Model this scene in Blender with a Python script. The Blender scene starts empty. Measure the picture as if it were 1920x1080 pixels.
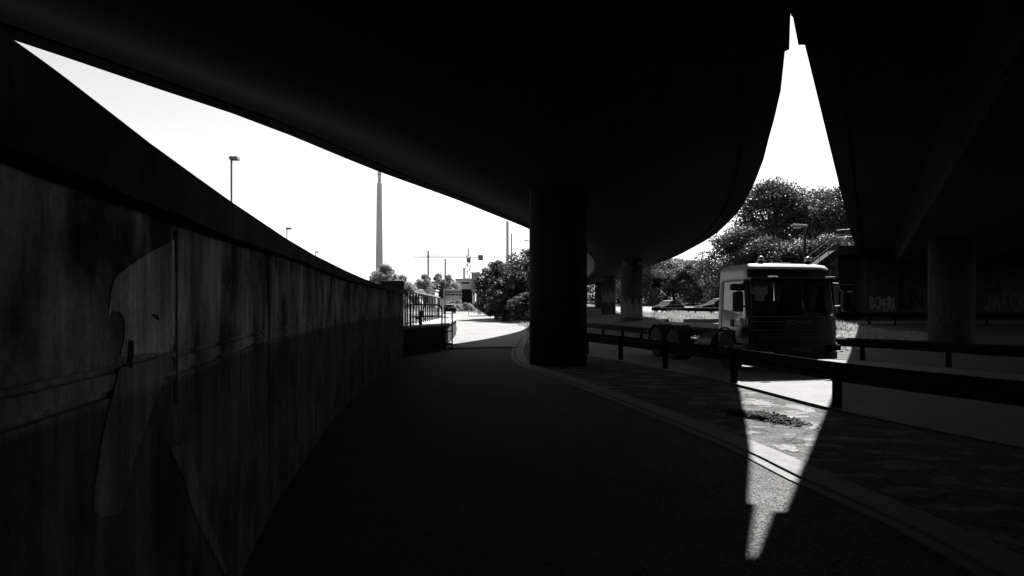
import bpy, bmesh, math, random
import numpy as np
from mathutils import Vector, Matrix

sc = bpy.context.scene
COL = sc.collection
R = math.radians
EYE, HZ, F = 1.65, 577.0, 1280.0          # eye height, horizon row and focal length of the photograph

# ------------------------------------------------------------------ camera, sky, sun
cam_d = bpy.data.cameras.new("camera"); cam = bpy.data.objects.new("camera", cam_d); COL.objects.link(cam)
cam.location = (0, 0, EYE); cam.rotation_euler = (R(90), 0, 0)
cam_d.sensor_width = 36; cam_d.lens = 24.0; cam_d.shift_y = (HZ - 540) / 1920.0
cam_d.clip_start = 0.05; cam_d.clip_end = 4000
sc.camera = cam

SUN = Vector((2.1, 4.5, 5.5)).normalized()
w = bpy.data.worlds.new("World"); sc.world = w; w.use_nodes = True
nt = w.node_tree
sky = nt.nodes.new("ShaderNodeTexSky"); sky.sky_type = 'NISHITA'; sky.sun_disc = False
sky.sun_elevation = math.asin(SUN.z); sky.sun_rotation = math.atan2(SUN.x, SUN.y)
sky.dust_density = 0.4; sky.air_density = 1.5
bw = nt.nodes.new("ShaderNodeRGBToBW")
nt.links.new(sky.outputs[0], bw.inputs[0])
bg = nt.nodes["Background"]; nt.links.new(bw.outputs[0], bg.inputs[0]); bg.inputs[1].default_value = 0.05
sl = bpy.data.lights.new("sun", 'SUN'); sl.energy = 5.0; sl.angle = R(0.65); sl.color = (1.0, 0.985, 0.97)
so = bpy.data.objects.new("sun", sl); COL.objects.link(so)
so.rotation_euler = SUN.to_track_quat('Z', 'Y').to_euler(); so.location = (20, 40, 60)
sc.view_settings.view_transform = 'Standard'; sc.view_settings.look = 'None'
sc.view_settings.exposure = 1.82; sc.view_settings.gamma = 1.0
sc.cycles.max_bounces = 5; sc.cycles.diffuse_bounces = 0; sc.cycles.transparent_max_bounces = 12

# ------------------------------------------------------------------ materials (the photograph is black and white)
def g(v): return (v, v, v, 1)
MATS = {}
def mat(name, v, rough=0.85, var=0.35, scale=2.0, bump=0.0, bscale=60.0, metal=0.0, spec=0.1, streak=0.0, speck=0.0, patch=0.0):
    if name in MATS: return MATS[name]
    m = bpy.data.materials.new(name); m.use_nodes = True; t = m.node_tree; N = t.nodes; L = t.links
    p = N["Principled BSDF"]; p.inputs["Roughness"].default_value = rough; p.inputs["Metallic"].default_value = metal
    p.inputs["Specular IOR Level"].default_value = spec
    tc = N.new("ShaderNodeTexCoord")
    n1 = N.new("ShaderNodeTexNoise"); n1.inputs["Scale"].default_value = scale; n1.inputs["Detail"].default_value = 8; n1.inputs["Roughness"].default_value = 0.65
    L.new(tc.outputs["Object"], n1.inputs["Vector"])
    r1 = N.new("ShaderNodeMapRange"); r1.inputs[1].default_value = 0.3; r1.inputs[2].default_value = 0.7
    r1.inputs[3].default_value = v * (1 - var); r1.inputs[4].default_value = v * (1 + var)
    L.new(n1.outputs["Fac"], r1.inputs[0]); val = r1.outputs[0]
    if streak:                                        # rain streaks, long in z
        mp = N.new("ShaderNodeMapping"); mp.inputs["Scale"].default_value = (7, 7, 0.35); L.new(tc.outputs["Object"], mp.inputs[0])
        n2 = N.new("ShaderNodeTexNoise"); n2.inputs["Scale"].default_value = 1.0; n2.inputs["Detail"].default_value = 5; L.new(mp.outputs[0], n2.inputs["Vector"])
        r2 = N.new("ShaderNodeMapRange"); r2.inputs[1].default_value = 0.35; r2.inputs[2].default_value = 0.7
        r2.inputs[3].default_value = 1 - streak; r2.inputs[4].default_value = 1 + streak; L.new(n2.outputs["Fac"], r2.inputs[0])
        mu = N.new("ShaderNodeMath"); mu.operation = 'MULTIPLY'; L.new(val, mu.inputs[0]); L.new(r2.outputs[0], mu.inputs[1]); val = mu.outputs[0]
    if speck:                                         # fine aggregate
        n3 = N.new("ShaderNodeTexNoise"); n3.inputs["Scale"].default_value = 55; n3.inputs["Detail"].default_value = 3; L.new(tc.outputs["Object"], n3.inputs["Vector"])
        r3 = N.new("ShaderNodeMapRange"); r3.inputs[1].default_value = 0.35; r3.inputs[2].default_value = 0.65
        r3.inputs[3].default_value = 1 - speck; r3.inputs[4].default_value = 1 + speck; L.new(n3.outputs["Fac"], r3.inputs[0])
        mu = N.new("ShaderNodeMath"); mu.operation = 'MULTIPLY'; L.new(val, mu.inputs[0]); L.new(r3.outputs[0], mu.inputs[1]); val = mu.outputs[0]
    if patch:                                         # worn pale patches and dark cracks
        mp = N.new("ShaderNodeMapping"); mp.inputs["Scale"].default_value = (1.5, 2.6, 1); mp.inputs["Rotation"].default_value = (0, 0, .5); L.new(tc.outputs["Object"], mp.inputs[0])
        n4 = N.new("ShaderNodeTexNoise"); n4.inputs["Scale"].default_value = 1.0; n4.inputs["Detail"].default_value = 7; n4.inputs["Roughness"].default_value = .6; L.new(mp.outputs[0], n4.inputs["Vector"])
        r4 = N.new("ShaderNodeMapRange"); r4.inputs[1].default_value = .53; r4.inputs[2].default_value = .60; r4.inputs[3].default_value = 1; r4.inputs[4].default_value = 1 + patch; L.new(n4.outputs["Fac"], r4.inputs[0])
        vo = N.new("ShaderNodeTexVoronoi"); vo.feature = 'DISTANCE_TO_EDGE'; vo.inputs["Scale"].default_value = 1.3
        n5 = N.new("ShaderNodeTexNoise"); n5.inputs["Scale"].default_value = 4; n5.inputs["Detail"].default_value = 4; L.new(tc.outputs["Object"], n5.inputs["Vector"])
        ad = N.new("ShaderNodeMixRGB"); ad.blend_type = 'ADD'; ad.inputs[0].default_value = .35; L.new(tc.outputs["Object"], ad.inputs[1]); L.new(n5.outputs["Color"], ad.inputs[2]); L.new(ad.outputs[0], vo.inputs["Vector"])
        r5 = N.new("ShaderNodeMapRange"); r5.inputs[1].default_value = .006; r5.inputs[2].default_value = .02; r5.inputs[3].default_value = .45; r5.inputs[4].default_value = 1; L.new(vo.outputs["Distance"], r5.inputs[0])
        for q_ in (r4, r5):
            mu = N.new("ShaderNodeMath"); mu.operation = 'MULTIPLY'; L.new(val, mu.inputs[0]); L.new(q_.outputs[0], mu.inputs[1]); val = mu.outputs[0]
    L.new(val, p.inputs["Base Color"])
    if bump:
        nb = N.new("ShaderNodeTexNoise"); nb.inputs["Scale"].default_value = bscale; nb.inputs["Detail"].default_value = 4; L.new(tc.outputs["Object"], nb.inputs["Vector"])
        b = N.new("ShaderNodeBump"); b.inputs["Strength"].default_value = bump; b.inputs["Distance"].default_value = 0.02
        L.new(nb.outputs["Fac"], b.inputs["Height"]); L.new(b.outputs[0], p.inputs["Normal"])
    MATS[name] = m; return m

def leaf_mat(name, v, trans=0.35):
    m = bpy.data.materials.new(name); m.use_nodes = True; t = m.node_tree; N = t.nodes; L = t.links
    p = N["Principled BSDF"]; p.inputs["Roughness"].default_value = 0.55; p.inputs["Specular IOR Level"].default_value = 0.2
    tc = N.new("ShaderNodeTexCoord"); n1 = N.new("ShaderNodeTexNoise"); n1.inputs["Scale"].default_value = 1.7; n1.inputs["Detail"].default_value = 6
    L.new(tc.outputs["Object"], n1.inputs["Vector"])
    r1 = N.new("ShaderNodeMapRange"); r1.inputs[1].default_value = 0.3; r1.inputs[2].default_value = 0.7
    r1.inputs[3].default_value = v * 0.5; r1.inputs[4].default_value = v * 1.6; L.new(n1.outputs["Fac"], r1.inputs[0]); L.new(r1.outputs[0], p.inputs["Base Color"])
    tr = N.new("ShaderNodeBsdfTranslucent"); L.new(r1.outputs[0], tr.inputs[0])
    mx = N.new("ShaderNodeMixShader"); mx.inputs[0].default_value = trans; L.new(p.outputs[0], mx.inputs[1]); L.new(tr.outputs[0], mx.inputs[2])
    L.new(mx.outputs[0], N["Material Output"].inputs[0]); return m

def glass_mat(name, tint=0.8):
    m = bpy.data.materials.new(name); m.use_nodes = True; t = m.node_tree; N = t.nodes; L = t.links
    N.remove(N["Principled BSDF"])
    tr = N.new("ShaderNodeBsdfTransparent"); tr.inputs[0].default_value = g(tint)
    gl = N.new("ShaderNodeBsdfGlossy"); gl.inputs["Roughness"].default_value = 0.03; gl.inputs[0].default_value = g(0.9)
    fr = N.new("ShaderNodeFresnel"); fr.inputs[0].default_value = 1.75
    mx = N.new("ShaderNodeMixShader"); L.new(fr.outputs[0], mx.inputs[0]); L.new(tr.outputs[0], mx.inputs[1]); L.new(gl.outputs[0], mx.inputs[2])
    L.new(mx.outputs[0], N["Material Output"].inputs[0]); return m

# ------------------------------------------------------------------ mesh helpers
class MB:
    def __init__(s): s.v = []; s.f = []; s.uv = None
    def add(s, vs, fs):
        b = len(s.v); s.v += [tuple(x) for x in vs]; s.f += [tuple(b + i for i in f) for f in fs]; return s
    def box(s, c, d, rz=0, ry=0, rx=0):
        M = Matrix.Rotation(rz, 3, 'Z') @ Matrix.Rotation(ry, 3, 'Y') @ Matrix.Rotation(rx, 3, 'X'); c = Vector(c)
        P = [c + M @ Vector((sx * d[0] / 2, sy * d[1] / 2, sz * d[2] / 2)) for sz in (-1, 1) for sx, sy in ((-1, -1), (1, -1), (1, 1), (-1, 1))]
        return s.add(P, [(3, 2, 1, 0), (4, 5, 6, 7), (0, 1, 5, 4), (1, 2, 6, 5), (2, 3, 7, 6), (3, 0, 4, 7)])
    def bar(s, a, b, wd, ht):
        a, b = Vector(a), Vector(b); d = (b - a).normalized(); up = Vector((0, 0, 1))
        if abs(d.z) > .98: up = Vector((0, 1, 0))
        x = d.cross(up).normalized() * wd / 2; y = x.cross(d).normalized() * ht / 2
        P = [q + i * x + j * y for q in (a, b) for i, j in ((-1, -1), (1, -1), (1, 1), (-1, 1))]
        return s.add(P, [(0, 1, 2, 3), (7, 6, 5, 4), (4, 5, 1, 0), (5, 6, 2, 1), (6, 7, 3, 2), (7, 4, 0, 3)])
    def tube(s, pts, r, n=8, cap=True):
        pts = [Vector(p) for p in pts]; rs = r if isinstance(r, (list, tuple)) else [r] * len(pts); base = len(s.v)
        up = None
        for i, p in enumerate(pts):
            d = (pts[min(i + 1, len(pts) - 1)] - pts[max(i - 1, 0)]).normalized()
            if up is None:
                up = Vector((0, 0, 1)) if abs(d.z) < .9 else Vector((1, 0, 0))
            x = d.cross(up)
            if x.length < 1e-4: x = d.orthogonal()
            x.normalize(); y = d.cross(x).normalized(); up = -y if False else up
            for k in range(n):
                a = 2 * math.pi * k / n; s.v.append(tuple(p + rs[i] * (math.cos(a) * x + math.sin(a) * y)))
        for i in range(len(pts) - 1):
            for k in range(n):
                k2 = (k + 1) % n; s.f.append((base + i * n + k, base + i * n + k2, base + (i + 1) * n + k2, base + (i + 1) * n + k))
        if cap:
            s.f.append(tuple(base + k for k in range(n))[::-1]); s.f.append(tuple(base + (len(pts) - 1) * n + k for k in range(n)))
        return s
    def lathe(s, c, prof, n=24, axis='Z'):
        pts = []; c = Vector(c)
        for r_, h in prof:
            for k in range(n):
                a = 2 * math.pi * k / n
                if axis == 'Z': q = Vector((r_ * math.cos(a), r_ * math.sin(a), h))
                elif axis == 'X': q = Vector((h, r_ * math.cos(a), r_ * math.sin(a)))
                else: q = Vector((r_ * math.sin(a), h, r_ * math.cos(a)))
                pts.append(c + q)
        fs = []
        for i in range(len(prof) - 1):
            for k in range(n): fs.append((i * n + k, i * n + (k + 1) % n, (i + 1) * n + (k + 1) % n, (i + 1) * n + k))
        fs.append(tuple(range(n))[::-1]); fs.append(tuple((len(prof) - 1) * n + k for k in range(n)))
        return s.add(pts, fs)
    def prism(s, poly, z0, z1):                        # poly in xy, counter-clockwise
        n = len(poly); P = [(x, y, z0) for x, y in poly] + [(x, y, z1) for x, y in poly]
        return s.add(P, [tuple(range(n))[::-1], tuple(range(n, 2 * n))] + [(i, (i + 1) % n, n + (i + 1) % n, n + i) for i in range(n)])
    def sweep(s, path, prof, closed=True):             # prof: (lateral, z) ; path: (x,y,z)
        path = [Vector(p) for p in path]; n = len(prof); base = len(s.v)
        for i, p in enumerate(path):
            d = path[min(i + 1, len(path) - 1)] - path[max(i - 1, 0)]; d.z = 0; d.normalize(); nx = Vector((d.y, -d.x, 0))
            for a, z in prof: s.v.append(tuple(p + a * nx + Vector((0, 0, z))))
        for i in range(len(path) - 1):
            for k in range(n if closed else n - 1):
                k2 = (k + 1) % n; s.f.append((base + i * n + k, base + i * n + k2, base + (i + 1) * n + k2, base + (i + 1) * n + k))
        if closed:
            s.f.append(tuple(base + k for k in range(n))); s.f.append(tuple(base + (len(path) - 1) * n + k for k in range(n))[::-1])
        return s
    def build(s, name, m, parent=None, smooth=False, bevel=0, fix=True, auto=None):
        me = bpy.data.meshes.new(name); off = parent.location if parent and not parent.get('_local') else Vector((0, 0, 0))
        me.from_pydata([(x - off.x, y - off.y, z - off.z) for x, y, z in s.v], [], s.f); me.update()
        if fix:
            b = bmesh.new(); b.from_mesh(me); bmesh.ops.recalc_face_normals(b, faces=b.faces)
            if bevel: bmesh.ops.bevel(b, geom=[e for e in b.edges if e.is_manifold and e.calc_face_angle(0) > .5], offset=bevel, segments=2, affect='EDGES', profile=.6)
            b.to_mesh(me); b.free()
        if smooth: me.shade_smooth()
        if auto: me.shade_smooth(); me.set_sharp_from_angle(angle=R(auto))
        if m: me.materials.append(m)
        o = bpy.data.objects.new(name, me); COL.objects.link(o)
        if parent: o.parent = parent
        return o

def tag(o, label, cat, group=None):
    o['label'] = label; o['category'] = cat
    if group: o['group'] = group
    return o
def empty(name, loc, label, cat, group=None, rz=0, local=False):
    o = bpy.data.objects.new(name, None); COL.objects.link(o); o.location = loc; o.rotation_euler = (0, 0, rz); o.empty_display_size = .3
    if local: o['_local'] = 1
    return tag(o, label, cat, group)
def structure(o): o['kind'] = 'structure'; return o
def dup(root, loc, rz, scale, label):
    r = root.copy(); COL.objects.link(r); r.location = loc; r.rotation_euler = (0, 0, rz); r.scale = scale; r['label'] = label
    for ch in list(root.children):
        c = ch.copy(); COL.objects.link(c); c.parent = r
        for gg in ch.children:
            d = gg.copy(); COL.objects.link(d); d.parent = c
    return r
def np_mesh(name, V, nper, m, parent=None):            # V: (n*nper,3) unconnected polygons
    me = bpy.data.meshes.new(name); nv = len(V); nf = nv // nper
    me.vertices.add(nv); me.vertices.foreach_set("co", np.asarray(V, np.float32).ravel())
    me.loops.add(nv); me.loops.foreach_set("vertex_index", np.arange(nv, dtype=np.int32))
    me.polygons.add(nf); me.polygons.foreach_set("loop_start", np.arange(0, nv, nper, dtype=np.int32))
    me.polygons.foreach_set("loop_total", np.full(nf, nper, np.int32)); me.update(calc_edges=True)
    me.materials.append(m); o = bpy.data.objects.new(name, me); COL.objects.link(o)
    if parent: o.parent = parent
    return o
def smooth_line(pts, step=1.0):
    P = [Vector((*p, 0)[:3]) if len(p) == 2 else Vector(p) for p in pts]; out = []
    for i in range(len(P) - 1):
        p0, p1, p2, p3 = P[max(i - 1, 0)], P[i], P[i + 1], P[min(i + 2, len(P) - 1)]
        n = max(1, int((p2 - p1).length / step))
        for k in range(n):
            t = k / n
            out.append(0.5 * ((2 * p1) + (p2 - p0) * t + (2 * p0 - 5 * p1 + 4 * p2 - p3) * t * t + (3 * p1 - p0 - 3 * p2 + p3) * t ** 3))
    out.append(P[-1]); return out
def at(px, py, Y): return Vector(((px - 960) / F * Y, Y, EYE - (py - HZ) / F * Y))
def ss(a, b, x): t = min(1, max(0, (x - a) / (b - a))); return t * t * (3 - 2 * t)
def h(x, y):                                           # lie of the land
    right = ss(24, 56, y) * .92 + max(0, y - 78) * .032
    left = max(0, y - 50) * .011
    k = ss(2 + (y - 30) * .05, 8 + (y - 30) * .05, x) if y > 20 else 0
    v = right * k + left * (1 - k)
    return min(v, 4.2)

# ------------------------------------------------------------------ materials in use
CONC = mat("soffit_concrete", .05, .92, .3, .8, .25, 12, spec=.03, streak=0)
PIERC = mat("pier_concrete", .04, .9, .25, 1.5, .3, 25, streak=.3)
PALE = mat("pale_concrete", .12, .9, .25, 1.5, .3, 25, streak=.3)
DARKC = mat("stained_concrete", .03, .92, .3, 1.5, .3, 25, streak=.3)
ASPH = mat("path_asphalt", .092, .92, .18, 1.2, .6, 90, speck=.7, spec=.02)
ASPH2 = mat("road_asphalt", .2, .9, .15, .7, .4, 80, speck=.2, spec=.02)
SLAB = mat("worn_paving", .082, .92, .4, 2.5, .6, 60, speck=.45, spec=.02, patch=1.1)
KERB = mat("kerb_stone", .15, .85, .2, 4, .3, 60, speck=.15)
SOIL = mat("soil", .045, .95, .5, 9, .8, 30)
GROUND = mat("rough_ground", .07, .95, .4, .8, .6, 20)
STEEL = mat("galvanised_steel", .16, .55, .25, 6, 0, metal=.0, spec=.4)
DSTEEL = mat("dark_steel", .035, .5, .2, 6)
WHITE = mat("white_paint", .7, .6, .08, 3)
LITCONC = mat("light_render", .7, .9, .12, .3)
BRICK = mat("dark_brick", .28, .9, .25, .6)
GLASSD = mat("window_dark", .012, .7, .1, 1, spec=.03)
GLASSL = mat("window_pale", .4, .3, .2, 1)
BARK = mat("bark", .06, .95, .4, 5)
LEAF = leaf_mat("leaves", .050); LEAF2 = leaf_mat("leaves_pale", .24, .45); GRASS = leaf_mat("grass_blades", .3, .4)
TYRE = mat("tyre_rubber", .02, .8, .2, 8)
CRANE = mat("crane_paint", .16, .6, .1, 1)
CHIM = mat("chimney_concrete", .6, .9, .12, .05)

# ------------------------------------------------------------------ ground and roads
xs = sorted(set([-900, -600, -400, -250, -150, -100, -70] + list(range(-50, 61, 1)) + [70, 100, 150, 250, 400, 600, 900]))
ys = sorted(set([-300, -120, -60, -40] + list(range(-30, 131, 1)) + [150, 180, 220, 300, 450, 700, 1100, 1800]))
V = [(x, y, h(x, y)) for y in ys for x in xs]; nx = len(xs)
FC = [(j * nx + i, j * nx + i + 1, (j + 1) * nx + i + 1, (j + 1) * nx + i) for j in range(len(ys) - 1) for i in range(nx - 1)]
mb = MB(); mb.add(V, FC); structure(mb.build("ground", GROUND, fix=False, smooth=True))

def sheet(name, left, right, m, lift, n=12, step=1.0):
    A, B = smooth_line(left, .5), smooth_line(right, .5)
    def res(P, k):
        d = [0]
        for i in range(1, len(P)): d.append(d[-1] + (P[i] - P[i - 1]).length)
        out = []
        for j in range(k + 1):
            t = d[-1] * j / k; i = max(1, next((q for q in range(len(d)) if d[q] >= t - 1e-9), len(d) - 1)); u = (t - d[i - 1]) / max(1e-9, d[i] - d[i - 1])
            out.append(P[i - 1].lerp(P[i], u))
        return out
    L = sum((A[i] - A[i - 1]).length for i in range(1, len(A))); k = max(2, int(L / step)); A, B = res(A, k), res(B, k)
    vs = []
    for a, b in zip(A, B):
        for i in range(n + 1):
            p = a.lerp(b, i / n); vs.append((p.x, p.y, h(p.x, p.y) + lift))
    fs = [(j * (n + 1) + i, j * (n + 1) + i + 1, (j + 1) * (n + 1) + i + 1, (j + 1) * (n + 1) + i) for j in range(k) for i in range(n)]
    m_ = MB(); m_.add(vs, fs); return structure(m_.build(name, m, fix=False, smooth=True))

KER = [(2.6, -25), (2.95, -5), (3.02, 3), (2.99, 5.18), (2.8, 6.5), (2.66, 8.03), (2.1, 11.2), (1.03, 16.5), (.42, 19), (.15, 23), (.3, 30), (1.0, 45)]
WALL = [(.1, -13.5), (-.25, -8), (-.55, -3), (-.95, .6), (-1.17, 2.0), (-1.28, 2.55), (-1.5, 3.5), (-1.73, 4.5), (-1.99, 5.8), (-2.30, 7.8), (-2.63, 10.06), (-2.92, 12.6), (-3.26, 17.5), (-3.48, 20.4), (-3.68, 23.2)]
NEAR = [(13, -8), (9.6, 0), (7.4, 5), (6.26, 8.35), (5.4, 11.2), (4.95, 15.0), (4.2, 18.4), (3.49, 21.5), (2.72, 24.2), (1.7, 28), (.9, 33)]
FAR = [(20, -8), (16.6, 5), (15, 10), (13.4, 15), (12.1, 19), (11.0, 21.5), (8, 25.5), (5.8, 31), (4.3, 39.7), (3.2, 50)]
path_l = [(x, y) for x, y in WALL] + [(-2.64, 27), (-2.9, 33), (-3.35, 41)]
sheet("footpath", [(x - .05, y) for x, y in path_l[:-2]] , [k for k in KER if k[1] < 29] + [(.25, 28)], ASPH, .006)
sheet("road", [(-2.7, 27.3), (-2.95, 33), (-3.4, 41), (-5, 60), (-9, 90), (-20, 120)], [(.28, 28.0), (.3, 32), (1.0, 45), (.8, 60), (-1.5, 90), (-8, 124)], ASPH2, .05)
sheet("verge_paving", [(x + .1, y) for x, y in KER if y < 24], [(12.2, -8.2), (8.9, -.4), (6.9, 4.6), (5.7, 8.1), (4.95, 11), (4.5, 15), (3.75, 18.3), (3.0, 21.4), (1.2, 25)], SLAB, .010)
ramp = sheet("ramp_road", [(12.4, -8.2), (9.2, -.4), (7.1, 4.8), (5.9, 8.2), (5.2, 11.1), (4.7, 15), (3.95, 18.3), (3.2, 21.4), (2.3, 24.5), (1.4, 28), (.6, 33)], [(19.5, -8), (16.1, 5), (14.5, 10), (12.9, 15), (11.6, 19), (10.4, 21.3), (7.5, 25), (5.4, 30.5), (3.9, 39), (3.0, 48)], ASPH2, .014)
sheet("far_road", [(12, 66), (16, 61), (24, 55), (34, 49), (50, 44)], [(16, 135), (26, 125), (38, 110), (55, 90), (80, 70)], ASPH2, .06, n=30, step=1.0)
sheet("wall_road", [(17.4, 43.4), (22, 43.2), (30, 42.6), (45, 41)], [(17.4, 46.1), (22, 46.3), (30, 46.3), (45, 46.3)], ASPH2, .05)

vp = bpy.data.objects["verge_paving"]; rnd = random.Random(11)
for px, py, wx, wy in ((1474, 841, .17, .22), (1503, 766, .22, .5), (1426, 757, .25, .35), (1455, 790, .3, .12), (1395, 812, .2, .2), (1520, 800, .2, .25)):
    Yc_ = EYE * F / (py - HZ); c_ = ((px - 960) / F * Yc_, Yc_); pts_ = []
    for k in range(22):
        a_ = 2 * math.pi * k / 22; rr_ = rnd.uniform(.55, 1.1); pts_.append((c_[0] + wx * rr_ * math.cos(a_), c_[1] + wy * rr_ * math.sin(a_), .0135))
    MB().add(pts_ + [(c_[0], c_[1], .0145)], [(k, (k + 1) % 22, 22) for k in range(22)]).build("worn_patch", mat("bare_concrete", .17, .92, .35, 9, .5, 60, speck=.4, spec=.02), vp)
# kerb between path and paving, as one line of long stones
kl = [(p.x, p.y, 0) for p in smooth_line(KER[1:], .5)]
ke = empty("kerb", (2.7, 8, 0), "pale flush kerb line running between the footpath and the worn paving", "kerb")
MB().sweep(kl, [(-.03, -.05), (.30, -.05), (.30, .035), (-.03, .035)]).build("kerb_stones", KERB, ke)
MB().sweep(kl, [(-.17, -.05), (-.06, -.05), (-.06, .022), (-.17, .022)]).build("edging", KERB, ke)

# ------------------------------------------------------------------ bridge decks
def wide(y): return (EYE, y)
def edge_px(px, py, z=5.5):
    Y = (z - EYE) * F / (HZ - py); return ((px - 960) / F * Y, Y)
RA = [(-10.4, -38), (3.67, 9.0), (4.135, 10.18), (4.098, 10.25)] + [edge_px(*p) for p in ((1464, 170), (1452, 222), (1441, 262), (1432, 298), (1418, 335), (1400, 372), (1380, 402), (1340, 440), (1300, 464), (1260, 484), (1215, 501))] + [(14.2, 82), (14.6, 110)]
LA = [(-36, -38), (-27, 0), (-15, 5.5), (-9.4, 9.0)] + [edge_px(*p, 6.1) for p in ((35, 77), (250, 152), (480, 228), (700, 318), (850, 372), (917, 399), (993, 430))] + [(2.3, 45), (3.7, 55), (4.7, 70), (5.2, 90), (5.4, 110)]  # left edge behind the viewer widened, out of view, to block sky light
def along(P, y):
    for i in range(len(P) - 1):
        if P[i][1] <= y <= P[i + 1][1] and P[i + 1][1] > P[i][1]:
            t = (y - P[i][1]) / (P[i + 1][1] - P[i][1]); return P[i][0] + t * (P[i + 1][0] - P[i][0])
    return P[-1][0]
RAs = RA[:4] + [(p.x, p.y) for p in smooth_line(RA[3:], 1.5)][1:]
LAs = [(p.x, p.y) for p in smooth_line(LA, 1.5)]
def resample_to(P, n):
    d = [0]
    for i in range(1, len(P)): d.append(d[-1] + math.dist(P[i], P[i - 1]))
    out = []
    for j in range(n):
        t = d[-1] * j / (n - 1); i = max(1, next((q for q in range(len(d)) if d[q] >= t - 1e-9), len(d) - 1)); u = (t - d[i - 1]) / max(1e-9, d[i] - d[i - 1])
        out.append((P[i - 1][0] + u * (P[i][0] - P[i - 1][0]), P[i - 1][1] + u * (P[i][1] - P[i - 1][1])))
    return out
LAr = []
for k, p in enumerate(RAs):                            # a left-hand partner for every right-hand station
    yl = p[1] * 1.0 - 1.5 if p[1] > 0 else p[1]
    yl = max(-38, min(110, p[1])); LAr.append((along(LAs, yl), yl))
dA = empty("curved_bridge_deck", (1, 18, 5), "curved concrete bridge deck on round piers, overhead in the middle of the photo", "bridge deck")
UA = [0, .05, .051, .058, .059, .10, .16, .24, .32, .40, .45, .5, .55, .60, .68, .76, .84, .90, .941, .942, .949, .95, 1]
def zA(u):                                             # banked deck: its outer edge lies 0.6 m higher
    base = 6.1 - .6 * u; e = min(u, 1 - u)
    if .051 <= u <= .058 or .942 <= u <= .949: return base + .08
    return base if e < .06 else base - .74 * ss(.05, .42, e)
vs, fs = [], []; n = len(UA)
for a, b in zip(LAr, RAs):
    for u in UA: vs.append((a[0] + u * (b[0] - a[0]), a[1] + u * (b[1] - a[1]), zA(u)))
    vs.append((b[0], b[1], 6.4)); vs.append((a[0], a[1], 7.0))
n2 = n + 2
for i in range(len(RAs) - 1):
    for k in range(n2):
        k2 = (k + 1) % n2; fs.append((i * n2 + k, i * n2 + k2, (i + 1) * n2 + k2, (i + 1) * n2 + k))
fs.append(tuple(range(n2))); fs.append(tuple((len(RAs) - 1) * n2 + k for k in range(n2))[::-1])
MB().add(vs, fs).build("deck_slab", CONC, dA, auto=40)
MB().sweep([(x, y, 7.0) for x, y in LAr], [(0.0, .003), (.3, .003), (.3, .9), (0.0, .9)]).build("parapet", DARKC, dA)
MB().sweep([(x, y, 6.4) for x, y in RAs[3:]], [(-.3, .003), (0.0, .003), (0.0, .8), (-.3, .8)]).build("parapet", DARKC, dA)
# bulging web of the far span, seen past the first pier
o = MB().lathe((0, 0, 0), [(.02, -.16), (.9, -.14), (.98, 0), (.9, .14), (.02, .16)], 40, 'Y')
for i, q in enumerate(o.v): o.v[i] = (q[0] * 1.38 + at(1072, 0, 38).x, q[1] + 38, q[2] + 4.05)
o.build("rounded_bracket", mat("fresh_concrete", .6, .9, .1, 1), dA, auto=40)

LB = [(-10.39, -38), (3.678, 9.0), (3.72, 9.04), (4.195, 10.0), (4.29, 10.0), (8.37, 17.8), (12.5, 25.7), (15.9, 32.2), (23.4, 46.4), (31.0, 60.8)]
dB = empty("straight_bridge_deck", (14, 25, 5), "straight concrete bridge deck with a deep girder, overhead at the right of the photo", "bridge deck")
nB = Vector((.885, -.465))
prof = [(0, 5.5), (.42, 5.5), (.44, 5.58), (.50, 5.58), (.52, 5.5), (2.25, 5.72), (2.45, 4.66), (7.4, 4.64), (7.7, 5.7), (12, 5.72), (12.2, 4.66), (17.4, 4.66), (17.6, 5.7), (24, 5.5), (24, 6.4), (0, 6.4)]
vs, fs = [], []; n2 = len(prof)
for x, y in LB:
    for d, z in prof:
        vs.append((x + nB.x * d, y + nB.y * d, z))
for i in range(len(LB) - 1):
    for k in range(n2):
        k2 = (k + 1) % n2; fs.append((i * n2 + k, i * n2 + k2, (i + 1) * n2 + k2, (i + 1) * n2 + k))
fs.append(tuple(range(n2))); fs.append(tuple((len(LB) - 1) * n2 + k for k in range(n2))[::-1])
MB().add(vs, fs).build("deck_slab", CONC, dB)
MB().sweep([(x, y, 6.4) for x, y in LB[4:]], [(.0, .003), (.3, .003), (.3, .8), (.0, .8)]).build("parapet", DARKC, dB)

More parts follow.
